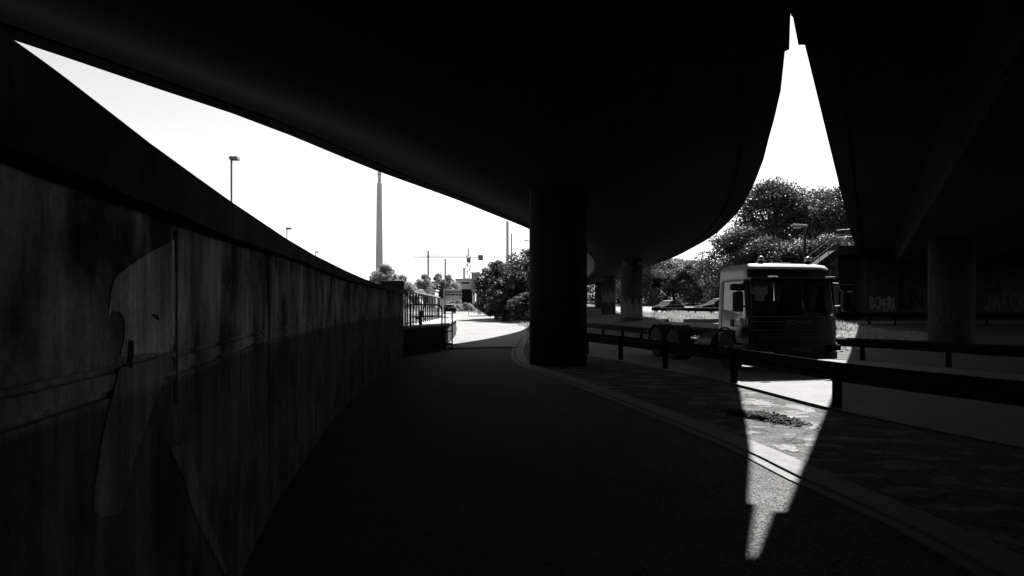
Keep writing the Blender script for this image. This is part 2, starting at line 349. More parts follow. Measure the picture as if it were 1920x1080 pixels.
# ------------------------------------------------------------------ piers
def pier(x, y, r_, top, label, m, slot=False, patch=None):
    e = empty("bridge_pier", (x, y, h(x, y)), label, "pier", "round concrete piers carrying the bridges")
    z0 = h(x, y) - .15
    MB().lathe((x, y, 0), [(r_, z0), (r_, top - .42)], 48).build("shaft", m, e, auto=40)
    MB().lathe((x, y, 0), [(r_ * .72, top - .42), (r_ * .72, top - .2)], 32).build("bearing", DSTEEL, e, auto=40)
    MB().lathe((x, y, 0), [(r_ * .95, top - .2), (r_ * .95, top + .35)], 32).build("bearing_seat", m, e, auto=40)
    if slot: MB().box((x + slot * r_ * .96, y - r_ * .88 + .06, (z0 + top) / 2 - .25), (.07, .1, top - z0 - .6)).build("drain_pipe", DSTEEL, e)
    if patch:
        m_ = MB(); rnd = random.Random(int(x * 10)); a0, a1, zz0, zz1 = patch; N = 26
        vs = []; fs = []
        for i in range(N + 1):
            a = R(a0 + (a1 - a0) * i / N); hi = zz1 + .25 * math.sin(i * .9) + rnd.uniform(-.12, .12); lo = zz0 + rnd.uniform(0, .15)
            vs += [(x + (r_ + .004) * math.cos(a), y + (r_ + .004) * math.sin(a), lo), (x + (r_ + .004) * math.cos(a), y + (r_ + .004) * math.sin(a), hi)]
            if i: fs.append((2 * i - 2, 2 * i, 2 * i + 1, 2 * i - 1))
        m_.add(vs, fs).build("paint_patch", PALE, e)
    return e
p1 = empty("bridge_pier", (1.33, 19.7, 0), "thick black round pier in the middle, nearest to the camera", "pier", "round concrete piers carrying the bridges")
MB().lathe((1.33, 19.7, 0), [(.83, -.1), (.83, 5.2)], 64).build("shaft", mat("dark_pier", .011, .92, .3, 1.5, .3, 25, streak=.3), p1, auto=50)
pier(8.4, 48, .77, 5.06, "round pier with patched paint, behind the truck's rear and nearest of the far row", PIERC, slot=-.1, patch=(205, 335, .9, 2.1))
pier(10.45, 74, .78, 5.06, "round pier second in the far row with a pale paint patch at mid height", PIERC, patch=(205, 320, 2.2, 3.2))
pier(12.6, 98, .7, 5.06, "slim farthest pier of the row, beside the middle pier's right edge", PIERC)
pb = empty("bridge_pier", (19.3, 30, h(19.3, 30)), "thick round pier with pale graffiti, under the right-hand bridge", "pier", "round concrete piers carrying the bridges")
MB().lathe((19.3, 30, 0), [(.88, -.1), (.88, 4.75)], 64).build("shaft", PIERC, pb, auto=50)

ra = empty("rear_light_block", (5, -15, 0), "unseen dark concrete wall added behind the viewer to keep light out from under the bridges", "wall")  # unseen wall, added to cut the fill light from behind the camera
MB().sweep([(-38, -14, 0), (-8, -15, 0), (30, -15, 0), (46, -12, 0)], [(0, -.1), (.8, -.1), (.8, 6.6), (0, 6.6)]).build("wall_face", DARKC, ra)
# ------------------------------------------------------------------ left retaining wall
def wall_mat(dark=1.0, lo=.015, hi=.36, low=.25):
    m = bpy.data.materials.new("wall_concrete"); m.use_nodes = True; t = m.node_tree; N = t.nodes; L = t.links
    p = N["Principled BSDF"]; p.inputs["Roughness"].default_value = .93; p.inputs["Specular IOR Level"].default_value = .15
    uv = N.new("ShaderNodeUVMap"); uv.uv_map = "UVMap"
    def noise(sx, sy, sc_, det, lo, hi, o0, o1):
        mp = N.new("ShaderNodeMapping"); mp.inputs["Scale"].default_value = (sx, sy, 1); L.new(uv.outputs[0], mp.inputs[0])
        n_ = N.new("ShaderNodeTexNoise"); n_.inputs["Scale"].default_value = sc_; n_.inputs["Detail"].default_value = det; n_.inputs["Roughness"].default_value = .6; L.new(mp.outputs[0], n_.inputs["Vector"])
        r_ = N.new("ShaderNodeMapRange"); r_.inputs[1].default_value = lo; r_.inputs[2].default_value = hi; r_.inputs[3].default_value = o0; r_.inputs[4].default_value = o1
        L.new(n_.outputs["Fac"], r_.inputs[0]); return r_.outputs[0]
    def mul(a, b):
        q = N.new("ShaderNodeMath"); q.operation = 'MULTIPLY'; L.new(a, q.inputs[0]); L.new(b, q.inputs[1]); return q.outputs[0]
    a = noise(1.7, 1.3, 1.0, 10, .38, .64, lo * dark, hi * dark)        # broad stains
    b = noise(6, .7, 1.0, 6, .35, .66, .5, 1.45)        # runs of water
    c = noise(30, 1.2, 1.0, 4, .3, .7, .7, 1.3)
    d = noise(40, 40, 1.0, 3, .3, .7, .8, 1.2)
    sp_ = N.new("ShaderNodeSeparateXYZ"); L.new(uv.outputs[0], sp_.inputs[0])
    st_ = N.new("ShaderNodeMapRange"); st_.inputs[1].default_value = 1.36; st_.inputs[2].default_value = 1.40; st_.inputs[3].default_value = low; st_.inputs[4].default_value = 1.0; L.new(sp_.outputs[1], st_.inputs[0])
    v = mul(mul(mul(a, b), mul(c, d)), st_.outputs[0]); L.new(v, p.inputs["Base Color"])     # darker tone below the groove
    bp = N.new("ShaderNodeBump"); bp.inputs["Strength"].default_value = .35; bp.inputs["Distance"].default_value = .02; L.new(mul(c, d), bp.inputs["Height"]); L.new(bp.outputs[0], p.inputs["Normal"])
    return m
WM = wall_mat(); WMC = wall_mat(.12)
WP = smooth_line(WALL, .1); WS = [0]
for i in range(1, len(WP)): WS.append(WS[-1] + (WP[i] - WP[i - 1]).length)
def wtop(y): return float(np.interp(y, WTY, WTZ))
def wn(i):
    d = (WP[min(i + 1, len(WP) - 1)] - WP[max(i - 1, 0)]).normalized(); return Vector((d.y, -d.x, 0))
def wall_pt(s, z, off=0):
    i = max(1, min(len(WS) - 1, next((q for q in range(len(WS)) if WS[q] >= s), len(WS) - 1))); u = (s - WS[i - 1]) / (WS[i] - WS[i - 1])
    p = WP[i - 1].lerp(WP[i], u) + off * wn(i - 1).lerp(wn(i), u); return Vector((p.x, p.y, z))
def wall_px(px, py):                                   # photograph pixel -> (arc length, height) on the wall
    k = (px - 960) / F
    for i in range(1, len(WP)):
        a, b = WP[i - 1], WP[i]
        if b.y <= 0.3: continue
        fa, fb = a.x - k * a.y, b.x - k * b.y
        if fa * fb <= 0 and fa != fb:
            u = fa / (fa - fb); y = a.y + u * (b.y - a.y); return WS[i - 1] + u * (WS[i] - WS[i - 1]), EYE - (py - HZ) / F * y
    return None
EP = [(-60, 12), (35, 77), (111, 131), (117, 140), (128, 146), (300, 280), (433, 376), (538, 447), (590, 478), (650, 508), (700, 530), (757, 545)]
WTY, WTZ = [], []
for i_, p_ in enumerate(WP):
    e_ = p_ + .10 * wn(i_)
    if e_.y > 1.2:
        px_ = 960 + F * e_.x / e_.y; py_ = float(np.interp(px_, [q_[0] for q_ in EP], [q_[1] for q_ in EP])); WTY.append(p_.y); WTZ.append(EYE - (py_ - HZ) / F * e_.y)
WTZ = [sum(WTZ[max(0, i_ - 1):i_ + 2]) / len(WTZ[max(0, i_ - 1):i_ + 2]) for i_ in range(len(WTZ))]
rw = empty("retaining_wall", (-2.4, 8, 0), "long curved stained concrete wall along the left of the footpath", "wall")
# face profile with a double groove at 1.42-1.5 m; uv = (arc length, height)
prof = [(0, -.1), (0, 1.385), (-.014, 1.39), (-.014, 1.405), (0, 1.41), (0, 1.455), (-.014, 1.46), (-.014, 1.475), (0, 1.48), (0, None), (-.45, None), (-.45, -.1)]
vs, fs, uvs = [], [], []
for i, p in enumerate(WP):
    zt = 2.14
    for a, z in prof:
        q = p + a * wn(i); vs.append((q.x, q.y, zt if z is None else z)); uvs.append((WS[i] - a, zt if z is None else z))
n2 = len(prof)
for i in range(len(WP) - 1):
    for k in range(n2): fs.append((i * n2 + k, i * n2 + (k + 1) % n2, (i + 1) * n2 + (k + 1) % n2, (i + 1) * n2 + k))
fs.append(tuple((len(WP) - 1) * n2 + k for k in range(n2)))
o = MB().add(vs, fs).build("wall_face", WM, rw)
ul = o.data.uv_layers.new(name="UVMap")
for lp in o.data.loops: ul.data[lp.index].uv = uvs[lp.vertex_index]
vs, fs, uvs = [], [], []; prof = [(.10, None), (.10, -.004), (.094, 0), (-.53, 0), (-.55, -.02), (-.55, None)]
for i, p in enumerate(WP):
    for a, z in prof:
        q = p + a * wn(i); zz = 1.955 + .145 * ss(1.5, 7, p.y) if z is None else wtop(p.y) + z; vs.append((q.x, q.y, zz)); uvs.append((WS[i] + 3.7 + a, zz))
n2 = len(prof)
for i in range(len(WP) - 1):
    for k in range(n2): fs.append((i * n2 + k, i * n2 + (k + 1) % n2, (i + 1) * n2 + (k + 1) % n2, (i + 1) * n2 + k))
fs.append(tuple((len(WP) - 1) * n2 + k for k in range(n2)))
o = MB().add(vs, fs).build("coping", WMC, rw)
ul = o.data.uv_layers.new(name="UVMap")
for lp in o.data.loops: ul.data[lp.index].uv = uvs[lp.vertex_index]
def on_wall(name, polys, m, off, label=None):          # a flat painted shape that follows the curve of the wall
    b = bmesh.new()
    for pl in polys:
        q = [wall_px(p.x, p.y) for p in (smooth_line(list(pl) + [pl[0]], 9)[:-1] if len(pl) > 6 else [Vector((*p_, 0)) for p_ in pl])]; q = [x for x in q if x]; b.faces.new([b.verts.new((s, z, 0)) for s, z in q])
    bmesh.ops.triangulate(b, faces=b.faces)
    lo, hi = min(v.co.x for v in b.verts), max(v.co.x for v in b.verts)
    for s in WS:
        if lo < s < hi: bmesh.ops.bisect_plane(b, geom=list(b.verts) + list(b.edges) + list(b.faces), plane_co=(s, 0, 0), plane_no=(1, 0, 0))
    me = bpy.data.meshes.new(name); 
    uvv = [(v.co.x, v.co.y) for v in b.verts]
    for v in b.verts: v.co = wall_pt(v.co.x, v.co.y, off) - rw.location
    b.normal_update(); b.to_mesh(me); b.free(); me.materials.append(m)
    ul_ = me.uv_layers.new(name="UVMap")
    for lp in me.loops: ul_.data[lp.index].uv = uvv[lp.vertex_index]
    o_ = bpy.data.objects.new(name, me); COL.objects.link(o_); o_.parent = rw
    if label: o_['label'] = label
    return o_
MURAL = wall_mat(1.0, .26, .62, .45); MURAL_LOW = wall_mat(1.0, .10, .24, .55); DARKP = mat("dark_paint", .018, .9, .3, 3)
on_wall("graffiti", [[(328, 446), (300, 462), (262, 484), (228, 508), (213, 524), (205, 555), (202, 590), (207, 583), (222, 585), (231, 605), (230, 640), (226, 668), (270, 662), (321, 652), (326, 560)]], MURAL, .004, "pale sprayed panel with a dark rounded cutout")
on_wall("graffiti", [[(222, 690), (212, 730), (196, 790), (180, 880), (175, 960), (225, 955), (250, 860), (275, 790), (300, 720), (318, 668), (270, 677)]], MURAL_LOW, .004, "darker lower half of the sprayed panel")
on_wall("graffiti", [[(335, 835), (318, 840), (345, 900), (362, 960), (420, 1075), (425, 1075), (380, 940), (352, 826)]], MURAL_LOW, .004, "pale sprayed diagonal stroke near the ground")
on_wall("graffiti", [[(238, 636), (246, 640), (247, 660), (243, 692), (238, 690), (236, 655)], [(280, 588), (292, 590), (296, 602), (284, 596)]], DARKP, .007, "small dark drips")
on_wall("joint", [[(329, 430), (325.5, 430), (325.5, 760), (329, 760)]], DARKP, .008)
on_wall("joint", [[(505, 480), (503, 480), (503, 900), (505, 900)]], DARKP, .006)

# pier head beside the wall's end, walkway block, fence and rails
cp = empty("cap_post", (-4.45, 25.0, .9), "squat dark concrete post with a wide cap behind the wall's far end", "post")
cx = at(738, 0, 25).x
MB().box((cx, 25, 1.5), (.62, .62, 1.3)).build("post_shaft", DARKC, cp, bevel=.02)
MB().box((cx, 25, 2.42), (.80, .80, .42)).build("cap", DARKC, cp, bevel=.04)
wk = [(-3.70, 23.25), (-2.64, 27.0), (-3.35, 41.0), (-4.60, 41.6), (-3.80, 23.25)]
rp = empty("raised_walkway", (-3.3, 27, 0), "low concrete block of the raised walkway at the end of the curved wall", "walkway")
MB().prism(wk, -.05, .93).build("block", PIERC, rp)
MB().prism([(-3.70, 23.20), (-2.57, 26.98), (-3.28, 41.0), (-4.66, 41.65), (-3.86, 23.2)], .93, 1.0).build("walkway_slab", mat("walkway_top", .3, .9, .15, 2), rp)
fe = empty("picket_fence", (-3.7, 24, 1.0), "steel picket fence with a bright flat top rail along the walkway", "fence")
f0, f1 = Vector((-3.68, 23.5, 1.0)), Vector((-4.42, 41.4, 1.0))
fl = smooth_line([f0, Vector((-3.93, 29.5, 1.0)), Vector((-4.18, 36, 1.0)), f1], .5)
MB().sweep(fl, [(-.08, 1.24), (.08, 1.24), (.08, 1.30), (-.08, 1.30)]).build("top_rail", mat("rail_top", .3, .45, .1, 3), fe)
MB().sweep(fl, [(-.025, .08), (.025, .08), (.025, .12), (-.025, .12)]).build("bottom_rail", DSTEEL, fe)
Lf = (f1 - f0).length; npk = 18
for i in range(npk):
    t = i / (npk - 1); k = t * (len(fl) - 1); a = fl[int(k)].lerp(fl[min(len(fl) - 1, int(k) + 1)], k - int(k))
    MB().box((a.x, a.y, 1.0 + .64), (.055, .03, 1.27)).build("picket", DSTEEL, fe)
hr = empty("handrail", (-3.2, 25, 1.0), "dark tubular handrail with a rounded end on the walkway block", "handrail")
a, b_ = Vector((-3.55, 23.9, 0)), Vector((-2.74, 26.7, 0))
q = lambda t, z: (a.x + (b_.x - a.x) * t, a.y + (b_.y - a.y) * t, z)
MB().tube([q(0, 1.0), q(0, 1.76), q(.3, 1.76), q(.84, 1.76), q(.92, 1.74), q(.97, 1.68), q(1, 1.58), q(1, 1.0)], .032, 10).build("bent_rail", DSTEEL, hr, smooth=True)
MB().tube([q(0, 1.33), q(1, 1.33)], .026, 10).build("middle_rail", DSTEEL, hr, smooth=True)
hp = empty("hoop_rail", (-2.5, 27.1, 0), "tall dark tubular hoop standing against the walkway block's lit side", "handrail")
a, b_ = Vector((-2.64, 26.9, 0)), Vector((-2.38, 27.15, 0))
MB().tube([q(0, 1.0), q(0, 1.5), q(.06, 1.6), q(.25, 1.68), q(.5, 1.71), q(.75, 1.68), q(.94, 1.6), q(1, 1.5), q(1, .0)], .03, 10).build("hoop", DSTEEL, hp, smooth=True)
MB().tube([q(0, .72), q(1, .72)], .025, 8).build("rung", DSTEEL, hp); MB().tube([q(0, .22), q(1, .22)], .04, 8).build("rung", DSTEEL, hp)

# ------------------------------------------------------------------ guard rails
WPROF = [(.0, .44), (.0, .50), (.075, .535), (.075, .565), (.0, .60), (.0, .63), (.075, .665), (.075, .695), (.0, .75), (-.012, .75), (.06, .69), (.06, .67), (-.012, .63), (-.012, .60), (.06, .56), (.06, .54), (-.012, .50), (-.012, .44)]
def guard(name, line, posts, label, side, m, zs=1.0):
    pl = [(p.x, p.y, h(p.x, p.y)) for p in smooth_line(line, .6)]; c = pl[len(pl) // 2]
    e = empty(name, c, label, "guard rail", "steel guard rails beside the roads")
    MB().sweep(pl, [(side * a_, z * zs) for a_, z in WPROF]).build("beam", m, e, auto=30)
    for i, (x, y) in enumerate(posts):
        j = min(range(len(pl)), key=lambda k: math.dist(pl[k][:2], (x, y))); d = Vector(pl[min(j + 1, len(pl) - 1)]) - Vector(pl[max(j - 1, 0)])
        z0 = h(x, y); rz = math.atan2(d.y, d.x); nn = Vector((d.y, -d.x, 0)).normalized() * (-side * .075)
        px_, py_ = pl[j][0] + nn.x, pl[j][1] + nn.y
        m_ = MB(); m_.box((px_, py_, z0 + .33 * zs), (.10, .018, .78 * zs), rz)
        m_.box((px_ - .046 * math.cos(rz), py_ - .046 * math.sin(rz), z0 + .33 * zs), (.012, .11, .78 * zs), rz)
        m_.box((px_ + .046 * math.cos(rz), py_ + .046 * math.sin(rz), z0 + .33 * zs), (.012, .11, .78 * zs), rz)
        m_.build("post", m, e)
    return e
RAILM = mat("weathered_rail", .010, .7, .3, 5, spec=.02)
guard("guard_rail", NEAR[1:], [(8.5, 2.4), (7.0, 6.0), (5.4, 11.2), (4.95, 15.2), (4.2, 18.4), (3.49, 21.5), (2.72, 24.2), (1.7, 28)], "nearest dark guard rail between the paving and the ramp road, in front of the truck", 1, RAILM)
guard("guard_rail", FAR[1:], [(15, 10), (13.4, 15), (12.1, 19), (11.0, 21.6), (8, 25.5), (6.9, 28), (5.9, 30.8), (5.3, 33), (4.7, 36.5)], "guard rail behind the truck on the far side of the ramp road", -1, RAILM, .92)
guard("guard_rail", [(12.7, 58), (14, 56.2), (17, 54), (20, 52), (24, 50)], [(12.8 + .68 * i, 57.8 - .5 * i + .02 * i * i * .2) for i in range(16)], "far guard rail above the sunlit grass, left of the truck's cab", 1, RAILM)
guard("guard_rail", [(19.4, 43.0), (24, 42.7), (30, 42.0), (38, 41)], [(19.9, 43), (21.3, 42.9), (22.7, 42.8), (24.2, 42.7), (26.6, 42.4), (29, 42.1), (32, 41.7)], "guard rail in front of the graffiti wall at the right", 1, RAILM)

# ------------------------------------------------------------------ abutment wall with graffiti, stair
def text_mb(s, size, ext=.0, off=.0):
    cu = bpy.data.curves.new("lettering", 'FONT'); cu.body = s; cu.size = size; cu.extrude = ext; cu.offset = off; cu.align_x = 'LEFT'
    o_ = bpy.data.objects.new("lettering", cu); COL.objects.link(o_); dg = bpy.context.evaluated_depsgraph_get()
    me = bpy.data.meshes.new_from_object(o_.evaluated_get(dg)); bpy.data.objects.remove(o_)
    m_ = MB(); m_.add([tuple(v.co) for v in me.vertices], [tuple(p.vertices) for p in me.polygons]); return m_
ab = empty("abutment_wall", (24, 47, .8), "dark concrete abutment wall with graffiti under the right-hand bridge", "wall")
X = lambda px, Y: (px - 960) / F * Y
GT = mat("graffiti_silver", .17, .7, .2, 4)
GT2 = mat("graffiti_grey", .055, .8, .3, 2)
def slab(px0, px1, Y, z1, m, name="wall_panel"):
    x0, x1 = X(px0, Y), X(px1, Y); MB().box(((x0 + x1) / 2, Y + .6, (z1 - .2) / 2 + .1), (x1 - x0, 1.2, z1 + .2)).build(name, m, ab)
slab(1540, 1572, 46.9, 4.4, PALE); slab(1572, 1625, 47.6, 5.35, DARKC); slab(1625, 1684, 46.5, 6.3, PIERC); slab(1683.5, 1800, 47.1, 6.3, PIERC); slab(1799, 2300, 47.5, 6.3, DARKC)
MB().box(((X(1566, 46.7) + X(1625, 46.7)) / 2, 47.2, 5.6), (X(1625, 46.7) - X(1566, 46.7), 1.5, .55)).build("parapet", DARKC, ab)
def graf(s, px0, px1, py0, py1, Y, m, shear=0.0, name="graffiti", par=ab, off=.03, label=None):
    rnd_ = random.Random(s); o2 = MB(); n_ = len(s); wd = (px1 - px0) / n_
    for k_, ch in enumerate(s):
        t_ = text_mb(ch, 1.0, .0, off); xs_ = [v[0] for v in t_.v]; ys_ = [v[1] for v in t_.v]
        x0, x1, y0, y1 = min(xs_), max(xs_), min(ys_), max(ys_); sh = shear + rnd_.uniform(-.25, .25); hs, dy = rnd_.uniform(.8, 1.15), rnd_.uniform(-.12, .12); ws = rnd_.uniform(.95, 1.3); vs_ = []
        for vx, vy, _ in t_.v:
            u, v_ = (vx - x0) / max(.2, x1 - x0), (vy - y0) / (y1 - y0)
            u2 = u * ws + sh * v_ + .10 * math.sin(v_ * 7 + k_) - .1; v2 = (v_ - .5) * hs + .5 + dy + .07 * math.sin(u * 6 + k_ * 2)
            q_ = at(px0 + wd * (k_ + u2), py1 + (py0 - py1) * v2, Y); vs_.append((q_.x, Y - .0015 * k_, q_.z))
        o2.add(vs_, t_.f)
    o_ = o2.build(name, m, par)
    if label: o_['label'] = label
    return o_
graf("BOPEIR", 1632, 1681, 557, 580, 46.49, GT, .04, off=.02, label="silver sprayed letters")
graf("SOFET", 1576, 1622, 557, 580, 47.59, GT2, .0, label="faint grey sprayed letters")
graf("UN", 1688, 1732, 545, 578, 47.09, DARKP, .0, label="large dark sprayed strokes")
graf("UNA", 1843, 1874, 547, 583, 47.49, GT2, .05, label="tall grey sprayed letters")
graf("E", 1880, 1889, 550, 569, 47.49, GT2, 0); graf("CRA", 1896, 1935, 552, 583, 47.49, GT2, .05)
# graffiti on the right pier wraps round the shaft
t_ = text_mb("A8", 1.0, 0, .02); xs_ = [v[0] for v in t_.v]; ys_ = [v[1] for v in t_.v]; vs_ = []
for vx, vy, _ in t_.v:
    u, v_ = (vx - min(xs_)) / (max(xs_) - min(xs_)), (vy - min(ys_)) / (max(ys_) - min(ys_)); a_ = R(196 + 48 * u)
    vs_.append((19.3 + .884 * math.cos(a_), 30 + .884 * math.sin(a_), .95 + 1.25 * v_))
MB().add(vs_, t_.f).build("graffiti", GT2, pb)
st = empty("stair", (21.5, 46.5, .9), "outdoor stair with pale tube railing climbing to the abutment's top", "stair")
s0, s1 = at(1510, 512, 46.4), at(1569, 468, 46.4)
MB().bar(s0 + Vector((0, .5, -.25)), s1 + Vector((0, .5, -.25)), 1.1, .5).build("flight", DARKC, st)
def rail_line(P0, P1, off): return [P0 + Vector((0, 0, off)), P1 + Vector((0, 0, off))]
l0, l1 = at(1569, 461, 46.2), at(1610, 458, 46.2)
RT = mat("rail_tube", .13, .5, .1, 3)
for hh in (.55, 1.05):
    MB().tube([s0 + Vector((0, -.2, hh)), s1 + Vector((0, -.2, hh)), l0 + Vector((0, 0, hh)), l1 + Vector((0, 0, hh))], .03, 8).build("handrail", RT, st)
for t in (.1, .4, .7, .97):
    p = s0.lerp(s1, t) + Vector((0, -.2, 0)); MB().tube([p, p + Vector((0, 0, 1.05))], .025, 8).build("railing_post", RT, st)
for t in (.15, .5, .85):
    p = l0.lerp(l1, t); MB().tube([p, p + Vector((0, 0, 1.05))], .025, 8).build("railing_post", RT, st)

# ------------------------------------------------------------------ lamps
def box_lamp(px, ptop, Y, label, hw, side=1):
    p = at(px, ptop, Y); e = empty("street_lamp", (p.x, Y, h(p.x, Y)), label, "street lamp", "street lamps")
    k = p.z - h(p.x, Y)
    MB().tube([(p.x, Y, h(p.x, Y)), (p.x, Y, h(p.x, Y) + k * .62)], .07, 10).build("lower_pole", STEEL, e)
    MB().tube([(p.x, Y, h(p.x, Y) + k * .62), (p.x, Y, p.z)], .042, 10).build("upper_pole", STEEL, e)
    MB().box((p.x + side * hw * .36, Y, p.z + .02), (hw, .34, .14)).build("lamp_head", STEEL, e, bevel=.02); return e
box_lamp(434, 298, 30, "tall lamp with a box head behind the wall, largest of the three", .36)
box_lamp(538, 429, 56, "middle lamp of the three above the curved wall", .42)
box_lamp(592, 473, 80, "smallest lamp, lowest of the three above the curved wall", .42)
def arc_lamp(px_pole, px_head, ptop, pshoulder, Y, label):
    b0 = at(px_pole, 0, Y); z0 = h(b0.x, Y); hd = at(px_head, ptop, Y); sh = at(px_pole, pshoulder, Y)
    e = empty("street_lamp", (b0.x, Y, z0), label, "street lamp", "street lamps")
    pts = [(b0.x, Y, z0), (b0.x, Y, sh.z)]
    for i in range(1, 9):
        a_ = math.pi / 2 * i / 8 * .93; pts.append((b0.x + (hd.x - b0.x) * (1 - math.cos(a_)) , Y, sh.z + (hd.z - sh.z) * math.sin(a_)))
    MB().tube(pts, [.085, .07] + [.05] * 8, 10).build("curved_pole", STEEL, e, smooth=True)
    d = 1 if hd.x > b0.x else -1
    MB().lathe((0, 0, 0), [(.02, -.42), (.1, -.3), (.13, 0), (.11, .3), (.02, .4)], 12, 'X').build("lamp_head", STEEL, e, smooth=True).location = Vector((pts[-1][0], Y, pts[-1][2])) - e.location
    return e
arc_lamp(897, 868, 496, 520, 105, "curved lamp in front of the tower building, dark pole down to the road")
arc_lamp(966, 921, 481, 520, 80, "curved lamp among the left-hand trees beside the middle pier")
arc_lamp(834, 811, 507, 522, 150, "small curved lamp above the distant trees between two chimneys")
arc_lamp(783, 766, 517, 530, 190, "tiny curved lamp just right of the cap post")
arc_lamp(1012, 979, 450, 470, 62, "curved lamp reaching out from behind the middle pier, mostly hidden")
p = at(1509, 425, 44); e = empty("street_lamp", (p.x, 44, h(p.x, 44)), "flat-headed lamp rising behind the truck's cab in front of the trees", "street lamp", "street lamps")
MB().tube([(p.x, 44, h(p.x, 44)), (p.x, 44, p.z)], .09, 10).build("pole", DSTEEL, e)
MB().box((p.x - .36, 44, p.z + .06), (.95, .4, .16), ry=.05).build("lamp_head", mat("lamp_shell", .25, .4, .1, 3), e, bevel=.04)
MB().box((p.x - .5, 44, p.z - .08), (.42, .25, .08)).build("lamp_glass", WHITE, e, bevel=.02)

# ------------------------------------------------------------------ truck
TR = empty("truck", (7.24, 17.25, 0), "white hook-lift truck with day cab and two roof beacons on the ramp road", "truck", rz=R(191.5), local=True)
PAINT = mat("truck_paint", .48, .35, .06, 2, spec=.5); BLACK = mat("black_plastic", .010, .5, .1, 5, spec=.12); GLS = glass_mat("cab_glass", .75)
RUBB = TYRE; CHROME = mat("bright_metal", .6, .25, .05, 4, metal=.9)
LEV = [(.74, 1.0, 0), (1.06, 1.0, 0.0), (None, 1.0, .02), (2.34, .965, .16), (2.42, .965, .19), (2.56, .958, .205), (2.67, .945, .23), (2.745, .905, .31), (2.79, .83, .56), (2.81, .6, 1.0)]
HW, DEP = 1.235, 1.78
out = [('r', 1, -1.78), ('r', 1, -1.58), ('r', 1, -1.25), ('r', 1, -.9), ('r', 1, -.5), ('r', 1, -.36)]
ring = []                                             # (x/HW, y, kind) from the truck's right rear round the front to the left rear
for k, x, y in out: ring.append((1.0, y))
for i in range(1, 6): a_ = math.pi / 2 * i / 6; ring.append((1 - .27 * (1 - math.cos(a_)), -.36 + .32 * math.sin(a_)))
for x in (.73, .36, 0, -.36, -.73): ring.append((x, .0 + .04 * (1 - (x / .73) ** 2)))
ring += [(-x, y) for x, y in ring[:11]][::-1]
nside = len(ring)
ring += [(x, -1.78) for x in (-.8, -.36, -.1, .2, .5, .8)]
NR = len(ring)
def sillz(i):
    x, y = ring[i]
    if i >= nside: return 1.84
    if y <= -.5: return 1.44 + .20 * min(1, (-.5 - y) / 1.2)
    return 1.44
vs = []
for li, (z, sx, back) in enumerate(LEV):
    for i, (x, y) in enumerate(ring):
        fr = (y + 1.78) / 1.78; yy = y - back * fr
        if li >= 7: yy = min(yy, -0) if y > -1.7 else y + (li - 5) * .05
        vs.append((x * HW * sx, yy, sillz(i) if z is None else z))
def openw(i):
    return (1 <= i <= 3) or (7 <= i <= 18) or (nside - 5 <= i <= nside - 3) or i in (nside + 1, nside + 2)
fs, fg = [], []
for li in range(len(LEV) - 1):
    for i in range(NR):
        i2 = (i + 1) % NR; f = (li * NR + i, li * NR + i2, (li + 1) * NR + i2, (li + 1) * NR + i)
        if li == 2 and openw(i): fg.append(f); continue
        if li == 0 and (i <= 2 or nside - 4 <= i <= nside - 2): continue      # wheel arches
        fs.append(f)
fs.append(tuple((len(LEV) - 1) * NR + i for i in range(NR)))
fs.append(tuple(1 * NR + i for i in range(NR))[::-1])
cab = MB().add(vs, fs).build("cab", PAINT, TR, fix=True, auto=38)
md = cab.modifiers.new("thick", 'SOLIDIFY'); md.thickness = .05; md.offset = -1
used = sorted({q for f in fg for q in f}); rm = {q: i for i, q in enumerate(used)}
MB().add([(vs[q][0] * .985, vs[q][1] - (.02 if vs[q][1] > -1.7 else -.02), vs[q][2]) for q in used], [tuple(rm[q] for q in f) for f in fg]).build("window_glass", GLS, TR, fix=False, auto=30)
# dark front: windscreen surround, visor, grille, bumper, lights
def band(z0, z1, i0, i1, grow, back0, back1):
    v_ = []
    for z, bk in ((z0, back0), (z1, back1)):
        for i in range(i0, i1 + 1):
            x, y = ring[i]; v_.append((x * (HW + grow), y + grow - bk * ((y + 1.78) / 1.78), z))
        for i in range(i0, i1 + 1):
            x, y = ring[i]; v_.append((x * (HW + grow - .05), y + grow - .05 - bk * ((y + 1.78) / 1.78), z))
    n_ = i1 - i0 + 1; f_ = []
    for i in range(n_ - 1):
        f_ += [(i, i + 1, 2 * n_ + i + 1, 2 * n_ + i), (n_ + i, 3 * n_ + i, 3 * n_ + i + 1, n_ + i + 1), (2 * n_ + i, 2 * n_ + i + 1, 3 * n_ + i + 1, 3 * n_ + i), (i, n_ + i, n_ + i + 1, i + 1)]
    f_ += [(0, 2 * n_, 3 * n_, n_), (n_ - 1, 2 * n_ - 1, 4 * n_ - 1, 3 * n_ - 1)]
    return MB().add(v_, f_)
band(1.05, 1.43, 6, 20, .018, 0, .015).build("front_panel", BLACK, TR, auto=40)
band(.70, 1.05, 6, 20, .012, 0, 0).build("lower_panel", BLACK, TR, auto=40)
for i0_ in (5, 19): band(1.40, 2.38, i0_, i0_ + 2, .02, .01, .175).build("pillar_trim", BLACK, TR, auto=40)
band(.76, 1.04, 8, 18, .02, 0, 0).build("grille", BLACK, TR, auto=40)
for k in range(4): band(.80 + .06 * k, .825 + .06 * k, 9, 17, .035, 0, 0).build("grille_bar", mat("grille_metal", .07, .5, .1, 4), TR, auto=40)
band(.34, .74, 4, 22, .04, 0, 0).build("bumper", BLACK, TR, auto=40)
band(2.43, 2.63, 7, 19, .012, .19, .225).build("roof_front_shade", BLACK, TR, auto=40)  # black strip: shade on the white cab's roof front, put into the colour
band(2.30, 2.40, 8, 18, .20, .06, .12).build("sun_visor", BLACK, TR, auto=40)
